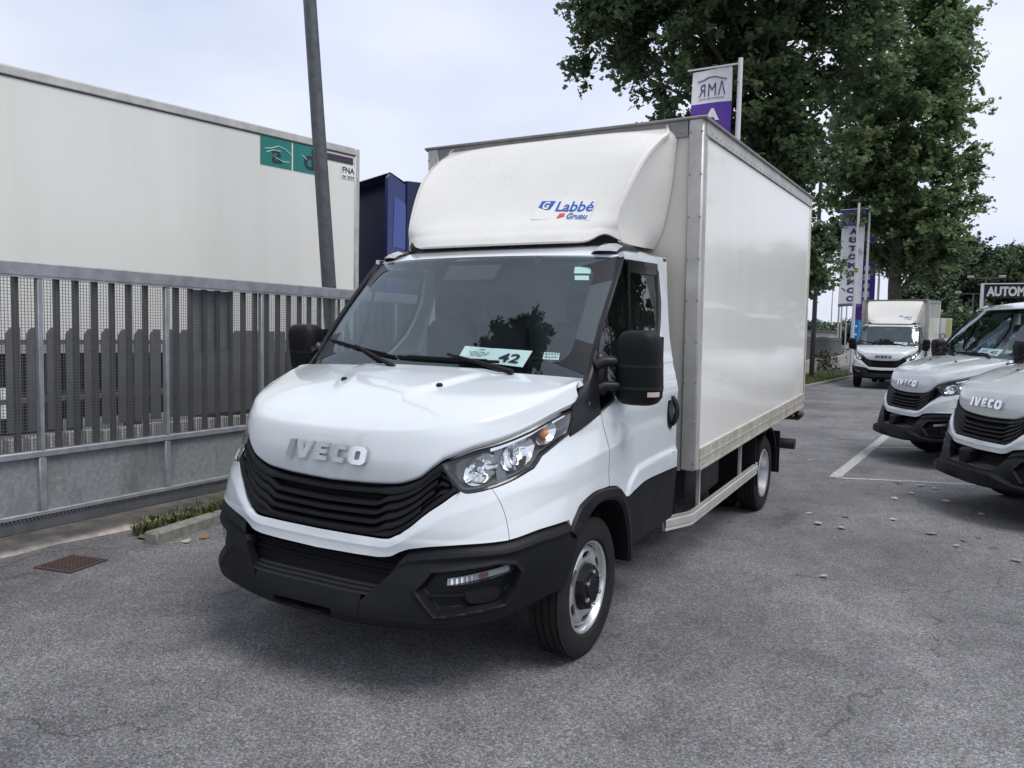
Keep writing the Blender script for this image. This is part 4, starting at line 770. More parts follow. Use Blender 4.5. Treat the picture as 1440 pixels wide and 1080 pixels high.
# kerb in stones
kp=[(-2.48,.05),(-2.60,.72),(-2.50,4.0),(-2.38,8),(-2.05,14),(-1.68,22),(-1.15,32),(-.4,48)]
seg=[];
for i in range(len(kp)-1):
    a,b=Vector(kp[i]),Vector(kp[i+1]); n=max(1,round((b-a).length/.98)); seg+=[(a+(b-a)*j/n,a+(b-a)*(j+1)/n) for j in range(n)]
kerb=empty('kerb',(-2.48,.05,0)); tag(kerb,'low weathered concrete kerb edging the verge','kerb')
for a,b in seg:
    d=b-a; c=(a+b)/2; L_=d.length-.012; MB().box((c.x+2.48,c.y-.05,.030),(.12,L_,.105+.008*rng.random()),rz=-math.atan2(d.x,d.y),bev=.012).build('kerb_stone','concrete',kerb)
# drain cover
dr=empty('drain_cover',(-2.475,-.515,0),(0,0,.22)); dr.scale=(.66,.66,1); tag(dr,'rusty square iron drain cover set in the asphalt by the gate','drain')
MB().box((0,0,.003),(.40,.40,.012)).build('plate','rust',dr,smooth=False)
mb=MB()
for i in range(8):
    for j in range(8): mb.box((-.165+i*.047,-.165+j*.047,.011),(.030,.030,.010))
o=mb.build('tread_studs','rust',dr,smooth=False); o['kind']='stuff'
for s_ in (-1,1): MB().box((s_*.212,0,.006),(.024,.448,.014)).build('frame_bar','rust',dr,smooth=False); MB().box((0,s_*.212,.006),(.40,.024,.014)).build('frame_bar','rust',dr,smooth=False)
# ---------------------------------------------------------------- sliding gate
gt=empty('sliding_gate',(-2.9602,0,0),(0,0,.0256)); tag(gt,'galvanised sliding gate with wire mesh, upright bars and solid lower panels','gate')
Y0,Y1=-4.35,5.45
MB().box((0,(Y0+Y1)/2,1.9025),(.07,Y1-Y0,.095),bev=.008).build('top_rail','galvanised',gt); MB().box((.02,(Y0+Y1)/2,1.852),(.035,Y1-Y0,.010)).build('top_lip','galvanised',gt,smooth=False)
MB().box((0,(Y0+Y1)/2,.668),(.07,Y1-Y0,.046),bev=.006).build('middle_rail','galvanised',gt)
MB().box((0,(Y0+Y1)/2,.262),(.07,Y1-Y0,.03),bev=.004).build('lower_rail','galvanised',gt); MB().box((-.005,(Y0+Y1)/2,.195),(.06,Y1-Y0,.09),bev=.006).build('track_beam','galvanised_dark',gt)
mb=MB()
for k in range(int((Y1-Y0)/.026)): mb.box((.030,Y0+.01+k*.026,.240),(.012,.013,.010))
o=mb.build('gear_rack','galvanised_dark',gt,smooth=False); o['kind']='stuff'
posts=[-.432+.985*k for k in range(-3,7)]
posts=[y for y in posts if Y0<y<Y1]
for y in posts:
    MB().box((.012,y,1.27),(.042,.034,1.162),bev=.004).build('post','galvanised',gt); MB().box((.006,y,.461),(.05,.05,.366),bev=.004).build('lower_post','galvanised',gt)
for y0_,y1_ in zip([Y0]+posts,posts+[Y1]): MB().box((-.006,(y0_+y1_)/2,.461),(.008,y1_-y0_-.05,.366)).build('lower_panel','galvanised_panel',gt,smooth=False)
nb_=int((Y1-Y0)/.1378); 
bar_me=MB().box((0,0,0),(.03,.034,1.164)).mesh('bar','galvanised_dark',smooth=False)
for k in range(nb_):
    y=-.563+.1378*(k-27)
    if Y0+.02<y<Y1-.02 and min(abs(y-q) for q in posts)>.03: b_=mkobj('bar',bar_me,gt); b_.location=(-.030,y,1.273)
mb=MB(); wy=np.arange(-2.3,4.2,.0215); wz=np.arange(.70,1.85,.0215)
for y in wy: mb.box((-.004,y,1.272),(.0028,.0032,1.16))
for z in wz: mb.box((-.0005,.95,z),(.0028,6.5,.0032))
o=mb.build('wire_mesh','wire',gt,smooth=False); o['kind']='stuff'
MB().box((-.056,1.02,1.60),(.012,.40,.49),bev=.003).build('sign_plate','galvanised',gt)
for y in (-3.6,-.9,1.9,4.8): MB().lathe([(-.02,.075),(.02,.075)],16,(-.005,y,.080)).lathe([(-.02,.0005),(-.02,.075)],16,(-.005,y,.080)).lathe([(.02,.075),(.02,.0005)],16,(-.005,y,.080)).build('roller','steel_dark',gt)
MB().box((0,Y0-.04,1.0),(.09,.08,2.0),bev=.006).build('end_post','galvanised',gt); MB().box((0,Y1+.04,1.0),(.09,.08,2.0),bev=.006).build('end_post','galvanised',gt)
# picket fence behind the gate
pf=empty('picket_fence',(-3.75,0,0),(0,0,.0256)); tag(pf,'dark grey fence of chamfered flat pales on concrete blocks behind the gate','fence')
pale_me=MB().prism([(0,0),(.104,0),(.104,.80),(.036,.80),(0,.755)],lambda a,b,d:(d,a,b),-.006,.006).mesh('pale','pale_grey',smooth=False); blo_me=MB().box((0,.052,.345),(.10,.10,.69),bev=.012).mesh('concrete_block','block_grey')
for k in range(-14,40):
    y=-.226+.1526*k
    if y<-2.6 or y>4.8: continue
    o=mkobj('pale',pale_me,pf); o.location=(0,y,.705+.01*rng.random()); o=mkobj('concrete_block',blo_me,pf); o.location=(-.02,y,-.004-.02*rng.random())
for z in (1.40,.95): MB().box((-.026,1.1,z),(.04,7.6,.04)).build('rail','pale_grey',pf,smooth=False)
# leaning lamp pole between gate and trailer
lp=empty('lamp_pole',(-3.9,3.60,0)); tag(lp,'leaning grey steel lamp pole behind the gate','pole')
MB().tube([(0,-.106*z,z) for z in np.linspace(0,9,10)],list(np.linspace(.088,.058,10)),20).build('shaft','pole_grey',lp); MB().lathe([(0,.13),(.03,.13),(.05,.10),(.25,.095)],20,(0,0,0),'z').build('base_collar','pole_grey',lp)
MB().tube([(0,-.95,8.95),(.5,-1.0,9.25),(1.1,-1.03,9.3)],.04,8).build('arm','pole_grey',lp); MB().box((1.3,-1.03,9.28),(.55,.22,.12),bev=.04).build('lantern','pole_grey',lp)
# ---------------------------------------------------------------- semi-trailer and tractor
tr=empty('semi_trailer',(-4.849,4.982,0),(0,0,-.180)); tag(tr,'long white refrigerated trailer with teal squares and a FNA plate, behind the gate','trailer')
MB().box((-1.275,-6.8,2.62),(2.54,13.58,2.72)).build('body','trailer_white',tr,smooth=False)
MB().box((-.012,-6.8,3.945),(.05,13.6,.11),bev=.02).build('roof_rail','aluminium',tr); MB().box((-.004,-6.8,3.895),(.02,13.6,.012)).build('roof_rail_lip','steel_dark',tr,smooth=False); MB().box((-.02,-.03,2.62),(.06,.085,2.76),bev=.012).build('corner_post','aluminium',tr); MB().box((-.01,-6.8,1.30),(.04,13.6,.12)).build('bottom_rail','aluminium',tr,smooth=False)
def dec(y0_,y1_,z0_,z1_,m,x=.0005,th=.003,nm='decal'): MB().box((x+th/2-.002,(y0_+y1_)/2,(z0_+z1_)/2),(th,y1_-y0_,z1_-z0_)).build(nm,m,tr,smooth=False)
dec(-1.52,-1.075,3.54,3.89,'teal'); dec(-1.05,-.605,3.54,3.89,'teal'); dec(-.585,-.10,3.77,3.86,'dark_print'); dec(-.30,-.06,3.565,3.735,'paper_white')
def trtext(s,y,z,h,m,w=None,x=.004,nm='lettering'):
    mb=MB(); text(mb,s,(x,y,z),(0,1,0),(0,0,1),h,.02,width=w); mb.build(nm,m,tr,smooth=False)
trtext('a',-1.29,3.71,.24,'print_grey'); trtext('d',-.81,3.72,.26,'print_grey'); trtext('FNA',-.18,3.685,.075,'ink_black',.20); trtext('06 2029',-.18,3.595,.035,'ink_black',.20)
for pts_ in ([(-1.46,3.74),(-1.36,3.76),(-1.27,3.80),(-1.17,3.78),(-1.09,3.73)],[(-1.44,3.70),(-1.34,3.74),(-1.24,3.74)],[(-1.32,3.66),(-1.20,3.62),(-1.11,3.63)],[(-.93,3.76),(-.85,3.71)]):
    MB().tube([(.005,y,z) for y,z in pts_],.005,5).build('swoosh','paper_pale',tr)
for x in (-.75,-1.8): MB().box((x,-6.5,1.10),(.12,12.6,.30)).build('frame_beam','steel_dark',tr,smooth=False)
def big_wheel(y,x,par,R_=.5):
    w=empty('wheel',(x,y,R_),(0,0,0),par); MB().lathe([(-.15,R_*.56),(-.16,R_*.75),(-.14,R_*.95),(-.11,R_),(.11,R_),(.14,R_*.95),(.16,R_*.75),(.15,R_*.56)],40).build('tyre','tyre_rubber',w); MB().lathe([(.15,R_*.57),(.12,R_*.54),(.02,R_*.48),(0,R_*.3),(.10,R_*.26),(.11,.001)],32).build('rim','wheel_silver',w)
for y in (-8.6,-9.95,-11.3):
    for x in (-.25,-2.3): big_wheel(y,x,tr)
MB().tube([(-2.4,-8.6,.5),(-.2,-8.6,.5)],.08,8).build('axle','steel_dark',tr)
for x in (-.45,-2.1): MB().box((x,-2.9,.66),(.14,.14,1.0)).build('landing_leg','steel_dark',tr,smooth=False); MB().box((x,-2.9,.03),(.34,.34,.06)).build('landing_foot','steel_dark',tr,smooth=False)
MB().box((-.30,-8.2,.80),(.05,9.0,.80)).build('shade_skirt','steel_dark',tr,smooth=False); MB().box((-2.3,-6.2,.75),(.05,12.0,.9)).build('shade_skirt','steel_dark',tr,smooth=False); MB().box((-.35,-5.4,.85),(.55,1.7,.62),bev=.04).build('pallet_box','steel_dark',tr); MB().box((-.10,-4.2,.80),(.05,5.0,.10)).build('side_guard','steel_dark',tr,smooth=False)  # dark skirt panel added on the near side to darken the gaps under the trailer
MB().box((-.06,-3.3,.62),(.04,.10,.20)).build('marker','red_lens',tr,smooth=False); MB().box((-.05,-4.35,.75),(.03,.22,.30)).build('plate','paper_white',tr,smooth=False); MB().box((-.06,-2.2,.95),(.03,.12,.35)).build('mud_flap_plate','paper_white',tr,smooth=False)
ct=empty('tractor_unit',(-4.849+.10,4.982+.55,0),(0,0,-.180)); tag(ct,'dark blue tractor unit coupled to the white trailer','truck')
def prof(pts_,x0_,x1_): return MB().prism(pts_,lambda a,b,d:(d,a,b),x0_,x1_)
prof([(.35,1.0),(2.45,1.0),(2.55,2.3),(2.25,3.35),(1.5,3.80),(.35,3.72)],-2.45,-.02).build('cab_body','cab_blue_dark',ct,smooth=False)
prof([(0,.9),(.55,.9),(.60,3.55),(.05,3.78),(.0,3.72)],-.10,-.04).build('side_deflector','cab_blue',ct,smooth=False); prof([(0,.9),(.55,.9),(.60,3.55),(.05,3.78),(.0,3.72)],-2.45,-2.39).build('side_deflector','cab_blue',ct,smooth=False)
MB().add([(-2.4,.36,3.72),(-.10,.36,3.72),(-.05,.05,3.80),(-2.42,.05,3.56),(-.2,1.6,3.86),(-2.3,1.6,3.82)],[(0,1,2,3),(0,1,4,5)]).build('roof_deflector','cab_blue_dark',ct,smooth=False)
prof([(.10,2.75),(.50,2.70),(.50,3.30),(.12,3.48)],-.045,-.034).build('deflector_panel','cab_blue_light',ct,smooth=False); prof([(.10,1.6),(.48,1.6),(.48,2.60),(.10,2.62)],-.045,-.034).build('deflector_panel','cab_blue',ct,smooth=False); prof([(.85,2.35),(1.9,2.35),(1.8,3.1),(.9,3.15)],-.03,-.012).build('side_window','side_glass',ct,smooth=False)
MB().lathe([(0,.085),(-.006,.085),(-.007,.0005)],24,(-.42,.348,3.10),'y').build('speed_disc','logo_red',ct); MB().lathe([(0,.066),(-.010,.066),(-.011,.0005)],24,(-.42,.348,3.10),'y').build('speed_disc_face','paper_white',ct)
mb=MB(); text(mb,'80',(-.42,.334,3.10),(1,0,0),(0,0,1),.07,.02); mb.build('lettering','ink_black',ct,smooth=False)
for x in (-.75,-1.75): MB().box((x,-.6,.85),(.10,4.2,.25)).build('frame_rail','steel_dark',ct,smooth=False)
for y in (-1.3,1.9):
    for x in (-.25,-2.25): big_wheel(y,x,ct)
MB().box((-.35,.35,.70),(.6,.9,.55),bev=.06).build('fuel_tank','aluminium',ct); MB().box((-1.25,-.9,1.08),(.9,1.0,.12)).build('fifth_wheel','steel_dark',ct,smooth=False)
# ---------------------------------------------------------------- flags on poles
def flag(name,u,y,ztop,wid,hgt,colours,label,uleft=None):
    p=px(u,300,1,y); root=empty(name,(p[0],y,0)); tag(root,label,'flag'); body,head,ink,hink,foot=colours
    MB().tube([(0,0,z) for z in np.linspace(0,ztop+.1,6)],list(np.linspace(.065,.045,6)),12).build('pole','pole_white',root); MB().box((-wid/2-.12,0,ztop),(wid+.28,.03,.03)).build('crossbar','pole_white',root,smooth=False)
    for z in (ztop-.35,ztop-1.6,ztop-2.9): MB().tube([(-.13,0,z),(-.03,-.05,z-.02),(.05,0,z-.03)],.008,5).build('tie','steel_dark',root)
    def cl(a,b): # a 0..1 from the pole, b 0..1 down
        return (-.16-wid*a,.05*math.sin(3.2*a+2.1*b)+.03*math.sin(9*b+2*a),ztop-.03-hgt*b+.02*math.sin(4*a))
    hf=.165
    def cloth(b0,b1,nm,m): P=np.array([[cl(a,b) for a in np.linspace(0,1,12)] for b in np.linspace(b0,b1,max(3,int(28*(b1-b0))))]); MB().panel(P,.004,ref=(-.5,3,3)).build(nm,m,root)
    cloth(0,hf,'flag_head',head); cloth(hf,.97,'flag_body',body); cloth(.97,1.0,'flag_foot',foot)
    eps=-.012
    def tf(a,b): q=cl(a,b); return (q[0],q[1]+eps,q[2])
    # seen from behind: mirrored print
    mb=MB(); text(mb,'\u039bMR',None,None,None,.5,.0,spacing=1.15,width=.66,fn=lambda x,y:tf(.5+x,hf*.60-y*.13)); mb.build('logo_lettering',hink,root,smooth=False)
    mb=MB(); text(mb,'automondoroma',None,None,None,.08,0,width=.62,fn=lambda x,y:tf(.5+x,hf*.86-y*.16)); mb.build('small_lettering',hink,root,smooth=False)
    mb=MB(); pts_=[(-.36,.0),(-.20,.05),(-.06,.12),(.10,.12),(.22,.05),(.36,.02)]; P=[tf(.5+a,hf*.34-b*.16) for a,b in pts_]; mb.tube(P,.010,5); mb.build('car_outline',hink,root)
    for i,ch_ in enumerate('AUTOMONDO'):
        mb=MB(); text(mb,ch_,None,None,None,.6,.06,width=.36,fn=lambda x,y,i=i:tf(.48+x,hf+.060+i*.087-y*.088)); mb.build('letter',ink,root,smooth=False)
    return root
flag('flag_pole',1033,12.5,6.93,.80,4.0,('flag_purple','flag_white','flag_white','print_purple','flag_purple'),'tall purple and white flag on a white pole rising behind the box truck')
flag('flag_pole',1223,33.0,7.05,.90,4.1,('flag_white','flag_purple','print_purple','flag_white','flag_grey'),'white flag with purple head and dark vertical letters beside the tree trunk')
flag('flag_pole',1241,38.0,7.3,.80,4.8,('flag_purple','flag_white','flag_white','print_purple','flag_purple'),'purple flag with white head hanging close to the tree trunk')
p=px(1196,528,2,0.0); o=MB().tube([(0,0,z) for z in np.linspace(0,7.2,6)],list(np.linspace(.075,.05,6)),12).build('bare_pole','pole_white'); o.location=(p[0],p[1],0); tag(o,'bare white flagpole standing in the grass verge','pole')
# ---------------------------------------------------------------- verge, wall and fence farther down the yard
vp=[(-2.62,6),(-2.50,6),(-2.40,8),(-2.12,14),(-1.75,22),(-1.22,32),(-.47,48),(-3,48),(-3.2,32),(-2.75,14)]
sheet('verge_ground',vp,.055,'soil')
wl=empty('low_wall',(-2.9,7.5,0)); tag(wl,'stained white low wall below the far grey fence','wall')
for k in range(12):
    y=k*3.0; MB().box((-.02*k,y+1.5,.30+.01*(k%3)),(.20,2.96,.64),bev=.015).build('wall_block','wall_white',wl)
MB().lathe([(0,.34),(.45,.34),(.60,.28),(.68,.14),(.70,.001)],20,(.32,13.0,0),'z').build('end_bollard','wall_white',wl)
fn_=empty('slat_fence',(-2.95,7.5,.5)); tag(fn_,'dull grey upright slat fence on top of the low wall','fence')
sl_me=MB().box((0,0,.55),(.02,.10,1.05)).mesh('slat','fence_grey',smooth=False)
for k in range(290): o=mkobj('slat',sl_me,fn_); o.location=(-.0008*k,.07+k*.122,.0)
for z in (.20,.95): MB().box((-.10,17.7,z),(.04,35.4,.05),rz=.0066).build('rail','fence_grey',fn_,smooth=False)
# ---------------------------------------------------------------- signs, posts and other small things far off
def lamp_post(u,y,h,arm,label,r0=.08,m='pole_grey'):
    p=px(u,470,1,y); root=empty('street_lamp',(p[0],y,0)); tag(root,label,'lamp','street lamps'); MB().tube([(0,0,0),(0,0,h*.5),(0,0,h)],[r0,r0*.8,r0*.55],8).build('post',m,root)
    if arm: MB().tube([(0,0,h),(arm*.5,0,h+.25),(arm,0,h+.3)],r0*.5,6).build('arm',m,root); MB().box((arm*1.15,0,h+.3),(abs(arm)*.4,.25,.12)).build('lantern',m,root,smooth=False)
lamp_post(1144,27,9,0,'thick dark post rising into the tree crown beside the box truck',.095,'steel_dark')
for u,y,h,lb in ((1178,85,10.5,'thin pale street lamp between the thick dark post and the bare flagpole'),(1182,100,13.5,'tallest thin street lamp with its arm reaching towards the flagpole'),(1189,110,12,'thin street lamp right beside the bare flagpole'),(1168,120,9,'shortest thin street lamp beside the thick dark post')): lamp_post(u,y,h,-2.0 if u!=1182 else 2.4,lb,.11,'render_grey')
def board(name,u0,u1,v0,v1,y,m,label,legs=True,cat='sign'):
    a=px(u0,v1,1,y); b=px(u1,v0,1,y); root=empty(name,((a[0]+b[0])/2,y,0)); tag(root,label,cat); w=abs(b[0]-a[0]); MB().box((0,0,(a[2]+b[2])/2),(w,.08,b[2]-a[2]),bev=.01).build('panel',m,root)
    if legs:
        for s_ in (-1,1): MB().box((s_*(w/2-.06),.06,a[2]/2),(.10,.10,a[2]+.1)).build('leg','pole_white',root,smooth=False)
    return root,w,a[2],b[2]
r_,w,z0_,z1_=board('road_sign',1195,1211,450,481,62,'sign_blue','blue road sign with pale arrows behind the bare flagpole')
for zf in (.35,.72): 
    zc_=z0_+(z1_-z0_)*zf; MB().box((-w*.12,-.045,zc_),(w*.30,.01,.07)).build('arrow','sign_white',r_,smooth=False); MB().add([(w*.03,-.05,zc_-.12),(w*.18,-.05,zc_),(w*.03,-.05,zc_+.12)],[(0,1,2)]).build('arrow_head','sign_white',r_,smooth=False)
MB().box((w*.37,-.045,(z0_+z1_)/2),(w*.24,.01,(z1_-z0_)*.9)).build('side_strip','sign_cyan',r_,smooth=False)
r_,w,z0_,z1_=board('dealer_sign',1380,1500,399,419.5,46,'sign_dark','long dark dealer sign with big pale letters above the parked trucks')
mb=MB(); text(mb,'AUTOMONDO',(0,-.05,(z0_+z1_)/2),(1,0,0),(0,0,1),(z1_-z0_)*.62,.05,width=w*.88); mb.build('lettering','sign_white',r_,smooth=False); MB().box((0,-.02,z1_+.03),(w+.1,.14,.06)).build('top_trim','sign_white',r_,smooth=False); MB().box((-w/2+.02,-.02,z0_/2+.4),(.16,.16,z0_+.8)).build('post','sign_white',r_,smooth=False)
MB().box((w*.16,0,z1_+.30),(1.2,.10,.45)).build('red_panel','sign_red',r_,smooth=False)
r_,w,z0_,z1_=board('banner',1321,1339,448,482,30,'paper_white','small white and yellow banner behind the hidden truck'); MB().box((w*.24,-.045,(z0_+z1_)/2+.1),(w*.48,.01,(z1_-z0_)*.75)).build('yellow_half','sign_yellow',r_,smooth=False); mb=MB(); mb.lathe([(0,.10),(-.01,.10),(-.01,.075)],20,(-w*.25,-.05,z0_+.25),'y'); mb.build('ring_mark','dark_print',r_)
def twin_lamp(u,y,v,label):
    p=px(u,v,1,y); root=empty('floodlight_post',(p[0],y,0)); tag(root,label,'lamp'); MB().tube([(0,0,0),(0,0,p[2])],.05,8).build('post','pole_grey',root); MB().box((0,0,p[2]),(1.5,.06,.06)).build('crossbar','pole_grey',root,smooth=False)
    for s_ in (-1,1): MB().box((s_*.75,-.05,p[2]+.06),(.34,.2,.14),bev=.03).build('floodlight','render_grey',root)
twin_lamp(1369,48,413,'low post with two floodlights in front of the dark trees'); twin_lamp(1387,47.5,391,'taller floodlight post rising behind the dealer sign')
def house(u0,u1,v0,y,label,m='render_grey'):
    a=px(u0,v0,1,y); b=px(u1,v0,1,y); w=b[0]-a[0]; h=a[2]; root=empty('building',((a[0]+b[0])/2,y+3,0)); tag(root,label,'building'); MB().box((0,0,h/2),(w,6,h)).build('wall',m,root,smooth=False); MB().box((0,0,h+.08),(w+.5,6.5,.2)).build('roof','fence_grey',root,smooth=False)
    n_=max(2,int(w/3))
    for k in range(n_): MB().box((-w/2+w*(k+.5)/n_,-3.0,h*.55),(w/n_*.45,.06,h*.32)).build('window','gloss_black',root,smooth=False)
house(1128,1168,466,105,'low grey building far beyond the slat fence'); house(1262,1330,423,95,'pale flat building glimpsed behind the tree crown')
# ---------------------------------------------------------------- leaves, trees
LEAF=np.array([(0,-.5,0),(.50,-.20,.06),(.24,.02,.0),(.38,.32,.05),(0,.58,-.03),(-.38,.32,.05),(-.24,.02,0),(-.50,-.20,.06)])
LEAF_F=np.array([(0,1,2),(0,2,6),(0,6,7),(2,3,4),(2,4,6),(4,5,6)])
TUFT=np.array([(-.5,-.3,0),(.1,-.45,.1),(.5,.0,-.05),(.15,.5,.1),(-.35,.35,-.1)]); TUFT_F=np.array([(0,1,2),(0,2,3),(0,3,4)])
def leaves(name,pos,size,mname,parent=None,tmpl=(LEAF,LEAF_F),up=.5,tint=None,seed=0):
    """one mesh of leaf blades at pos (N,3)"""
    r=np.random.default_rng(seed); n=len(pos); L_,LF=tmpl
    nz=r.normal(size=(n,3)); nz[:,2]=np.abs(nz[:,2])+up; nz/=np.linalg.norm(nz,axis=1)[:,None]; t_=r.normal(size=(n,3)); t_-=nz*np.sum(t_*nz,1)[:,None]; t_/=np.linalg.norm(t_,axis=1)[:,None]; b_=np.cross(nz,t_)
    s_=(size*(.65+.7*r.random(n)))[:,None,None]
    V=pos[:,None,:]+s_*(L_[None,:,0:1]*t_[:,None,:]+L_[None,:,1:2]*b_[:,None,:]+L_[None,:,2:3]*nz[:,None,:])
    F=(LF[None]+(np.arange(n)*len(L_))[:,None,None]).reshape(-1,3); me=bpy.data.meshes.new(name); me.vertices.add(n*len(L_)); me.vertices.foreach_set('co',V.astype(np.float32).ravel()); me.loops.add(F.size); me.loops.foreach_set('vertex_index',F.astype(np.int32).ravel()); me.polygons.add(len(F)); me.polygons.foreach_set('loop_start',np.arange(0,F.size,3,dtype=np.int32))
    me.update(); me.materials.append(MATS[mname]); at=me.attributes.new('tint','FLOAT','POINT'); tn=np.clip(.42+.2*r.normal(size=n),0,1) if tint is None else np.clip(tint+.12*r.normal(size=n),0,1); at.data.foreach_set('value',np.repeat(tn,len(L_)).astype(np.float32))
    return mkobj(name,me,parent)
RGT=np.array([math.cos(YAW),math.sin(YAW),0]); DEP=np.array([-math.sin(YAW),math.cos(YAW),0])
def tree(name,loc,h,lobes,nclump,nleaf,size,mname,label,seed=1,trunk_r=.28,tmpl=(LEAF,LEAF_F),spread=.55,group=None,lean=(0,0),hang=.25,bare=.12,branchy=True):
    """lobes: (right, depth, z, r_h, r_v, weight)"""
    r=np.random.default_rng(seed); root=empty(name,loc); tag(root,label,'tree',group); lobes=np.array(lobes); w=lobes[:,5]/lobes[:,5].sum(); li=r.choice(len(lobes),nclump,p=w)
    d=r.normal(size=(nclump,3)); d/=np.linalg.norm(d,axis=1)[:,None]; rad=r.random(nclump)**.42; c=lobes[li]; 
    loc_=c[:,0:1]*RGT+c[:,1:2]*DEP; P=loc_+d*rad[:,None]*np.column_stack([c[:,3],c[:,3],c[:,4]]); P[:,2]+=c[:,2]
    P=P[P[:,2]>1.6]
    # clump size varies, so the outline breaks up
    cs=spread*(.5+1.0*r.random(len(P))); k=np.maximum(3,(nleaf*(cs/spread)**2/len(P))).astype(int); idx=np.repeat(np.arange(len(P)),k)
    nt_=9; o_=P-np.column_stack([0*P[:,0],0*P[:,0],np.maximum(P[:,2]-1.5,1)]); o_/=np.linalg.norm(o_,axis=1)[:,None]+1e-6
    td=o_[:,None,:]*.75+r.normal(size=(len(P),nt_,3))*np.array([.75,.75,.5]); td[...,2]-=hang*.5; td/=np.linalg.norm(td,axis=2)[...,None]; tl=cs[:,None]*(.7+1.1*r.random((len(P),nt_)))
    ti=r.integers(0,nt_,len(idx)); s_=r.random(len(idx))**.8; L_=P[idx]+td[idx,ti]*(tl[idx,ti]*s_)[:,None]+r.normal(size=(len(idx),3))*(.075 if size<.25 else .2); L_[:,2]-=hang*.6*s_**2*tl[idx,ti]
    tint=(.40+.16*r.normal(size=len(P)))[idx]+.10*(r.random(len(idx))<.06)
    leaves('crown',L_,size,mname,root,tmpl,tint=tint,seed=seed)
    # trunk and limbs
    top=np.array([lean[0],lean[1],h*.86]); mb=MB(); tz=np.linspace(0,1,9); wob=r.normal(size=(9,2))*.05; path=[(top[0]*f+wob[i,0]*(f>0),top[1]*f+wob[i,1]*(f>0),top[2]*f) for i,f in enumerate(tz)]; rr=[trunk_r*(1.25 if f==0 else 1)*(1-.85*f) for f in tz]; mb.tube(path,rr,12); mb.build('trunk','bark',root)
    mb=MB()
    if branchy:
        for j in r.choice(len(P),min(len(P),max(10,nclump//7)),replace=False):
            e=P[j]; z0=min(max(e[2]-(.5+.5*r.random())*np.hypot(e[0],e[1])-.3,h*.14),h*.8); f=z0/top[2]; s0=np.array([top[0]*f,top[1]*f,z0]); m_=s0*.5+e*.5+np.array([0,0,.12*np.hypot(e[0],e[1])]); r0=trunk_r*(1-.85*f)*.42
            mb.tube([s0,s0*.75+m_*.25+[0,0,.05],m_,e],[r0,r0*.8,r0*.5,.012],6)
        mb.build('limbs','bark',root)
    return root
p=px(1047,470,1,17.5)
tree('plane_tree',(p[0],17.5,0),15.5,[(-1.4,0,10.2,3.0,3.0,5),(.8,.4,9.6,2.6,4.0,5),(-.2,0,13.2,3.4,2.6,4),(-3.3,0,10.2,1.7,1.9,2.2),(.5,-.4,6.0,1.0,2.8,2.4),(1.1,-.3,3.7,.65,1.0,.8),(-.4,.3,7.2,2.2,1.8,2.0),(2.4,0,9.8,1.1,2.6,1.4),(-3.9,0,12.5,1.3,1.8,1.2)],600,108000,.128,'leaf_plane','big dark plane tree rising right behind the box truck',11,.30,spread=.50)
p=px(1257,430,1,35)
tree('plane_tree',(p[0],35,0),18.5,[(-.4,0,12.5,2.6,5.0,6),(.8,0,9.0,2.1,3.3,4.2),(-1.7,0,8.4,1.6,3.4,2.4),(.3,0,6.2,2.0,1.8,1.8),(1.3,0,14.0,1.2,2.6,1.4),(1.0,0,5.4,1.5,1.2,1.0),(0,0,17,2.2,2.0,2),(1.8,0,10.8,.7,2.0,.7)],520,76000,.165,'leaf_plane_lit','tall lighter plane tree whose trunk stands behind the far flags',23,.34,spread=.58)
# dark belt of trees on the right, beyond the sign
k=0
for u,y,v,wd_,mm in ((1302,70,392,2.6,'leaf_far_light'),(1322,78,366,3.0,'leaf_far'),(1345,80,352,3.2,'leaf_far'),(1368,76,340,3.2,'leaf_far'),(1392,82,350,3.0,'leaf_far'),(1412,78,356,3.2,'leaf_far_light'),(1436,74,350,3.6,'leaf_far_light'),(1462,78,344,3.6,'leaf_far'),(1492,80,350,3.6,'leaf_far'),(1540,74,340,4.5,'leaf_far'),(1600,70,335,4.5,'leaf_far_light'),(1670,64,330,4.5,'leaf_far'),(1760,58,330,4.5,'leaf_far'),(1880,50,330,4.5,'leaf_far')):
    p=px(u,v,1,y); h=p[2]; k+=1; lab=['round light green tree at the end of the dark tree belt','broad dark tree next to the light green one at the end of the belt','dark pointed tree in the middle of the tree belt','tallest pointed dark tree of the belt, above the floodlights','dark tree with two tips behind the dealer sign','light green tree above the dealer sign lettering','light green tree above the red panel of the sign','dark tree beyond the red sign panel','dark tree beyond the end of the dealer sign','dark tree of the belt past the sign','lighter tree of the belt past the sign','dark tree nearer the road at the belt turn','wide dark tree at the belt turn','wide dark tree closing the belt'][k-1]
    tree('belt_tree',(p[0],y,0),h,[(0,0,h*.40,wd_,h*.40,3),(0,0,h*.70,wd_*.75,h*.24,2),(.4,0,h*.88,wd_*.32,h*.12,.9),(-wd_*.5,0,h*.72,wd_*.3,h*.16,.6)],110,(13000 if u<1500 else 5000),.23,mm,lab,50+k,.25,tmpl=(TUFT,TUFT_F),spread=.62,group='trees of the dark belt',hang=-.4,branchy=False)
for i,(u,y,h) in enumerate(((1138,130,3.0),(1156,140,3.6),(1200,120,3.2),(1216,115,4.2))):
    p=px(u,470,1,y); tree('far_tree',(p[0],y,0),h,[(0,0,h*.55,4.2,h*.42,1)],60,3000,.5,'leaf_far',['low bushy far tree right beside the box truck edge','low bushy far tree over the slat fence','low far tree behind the blue road sign','far tree above the blue road sign'][i],80+i,.2,tmpl=(TUFT,TUFT_F),spread=.9,branchy=False)
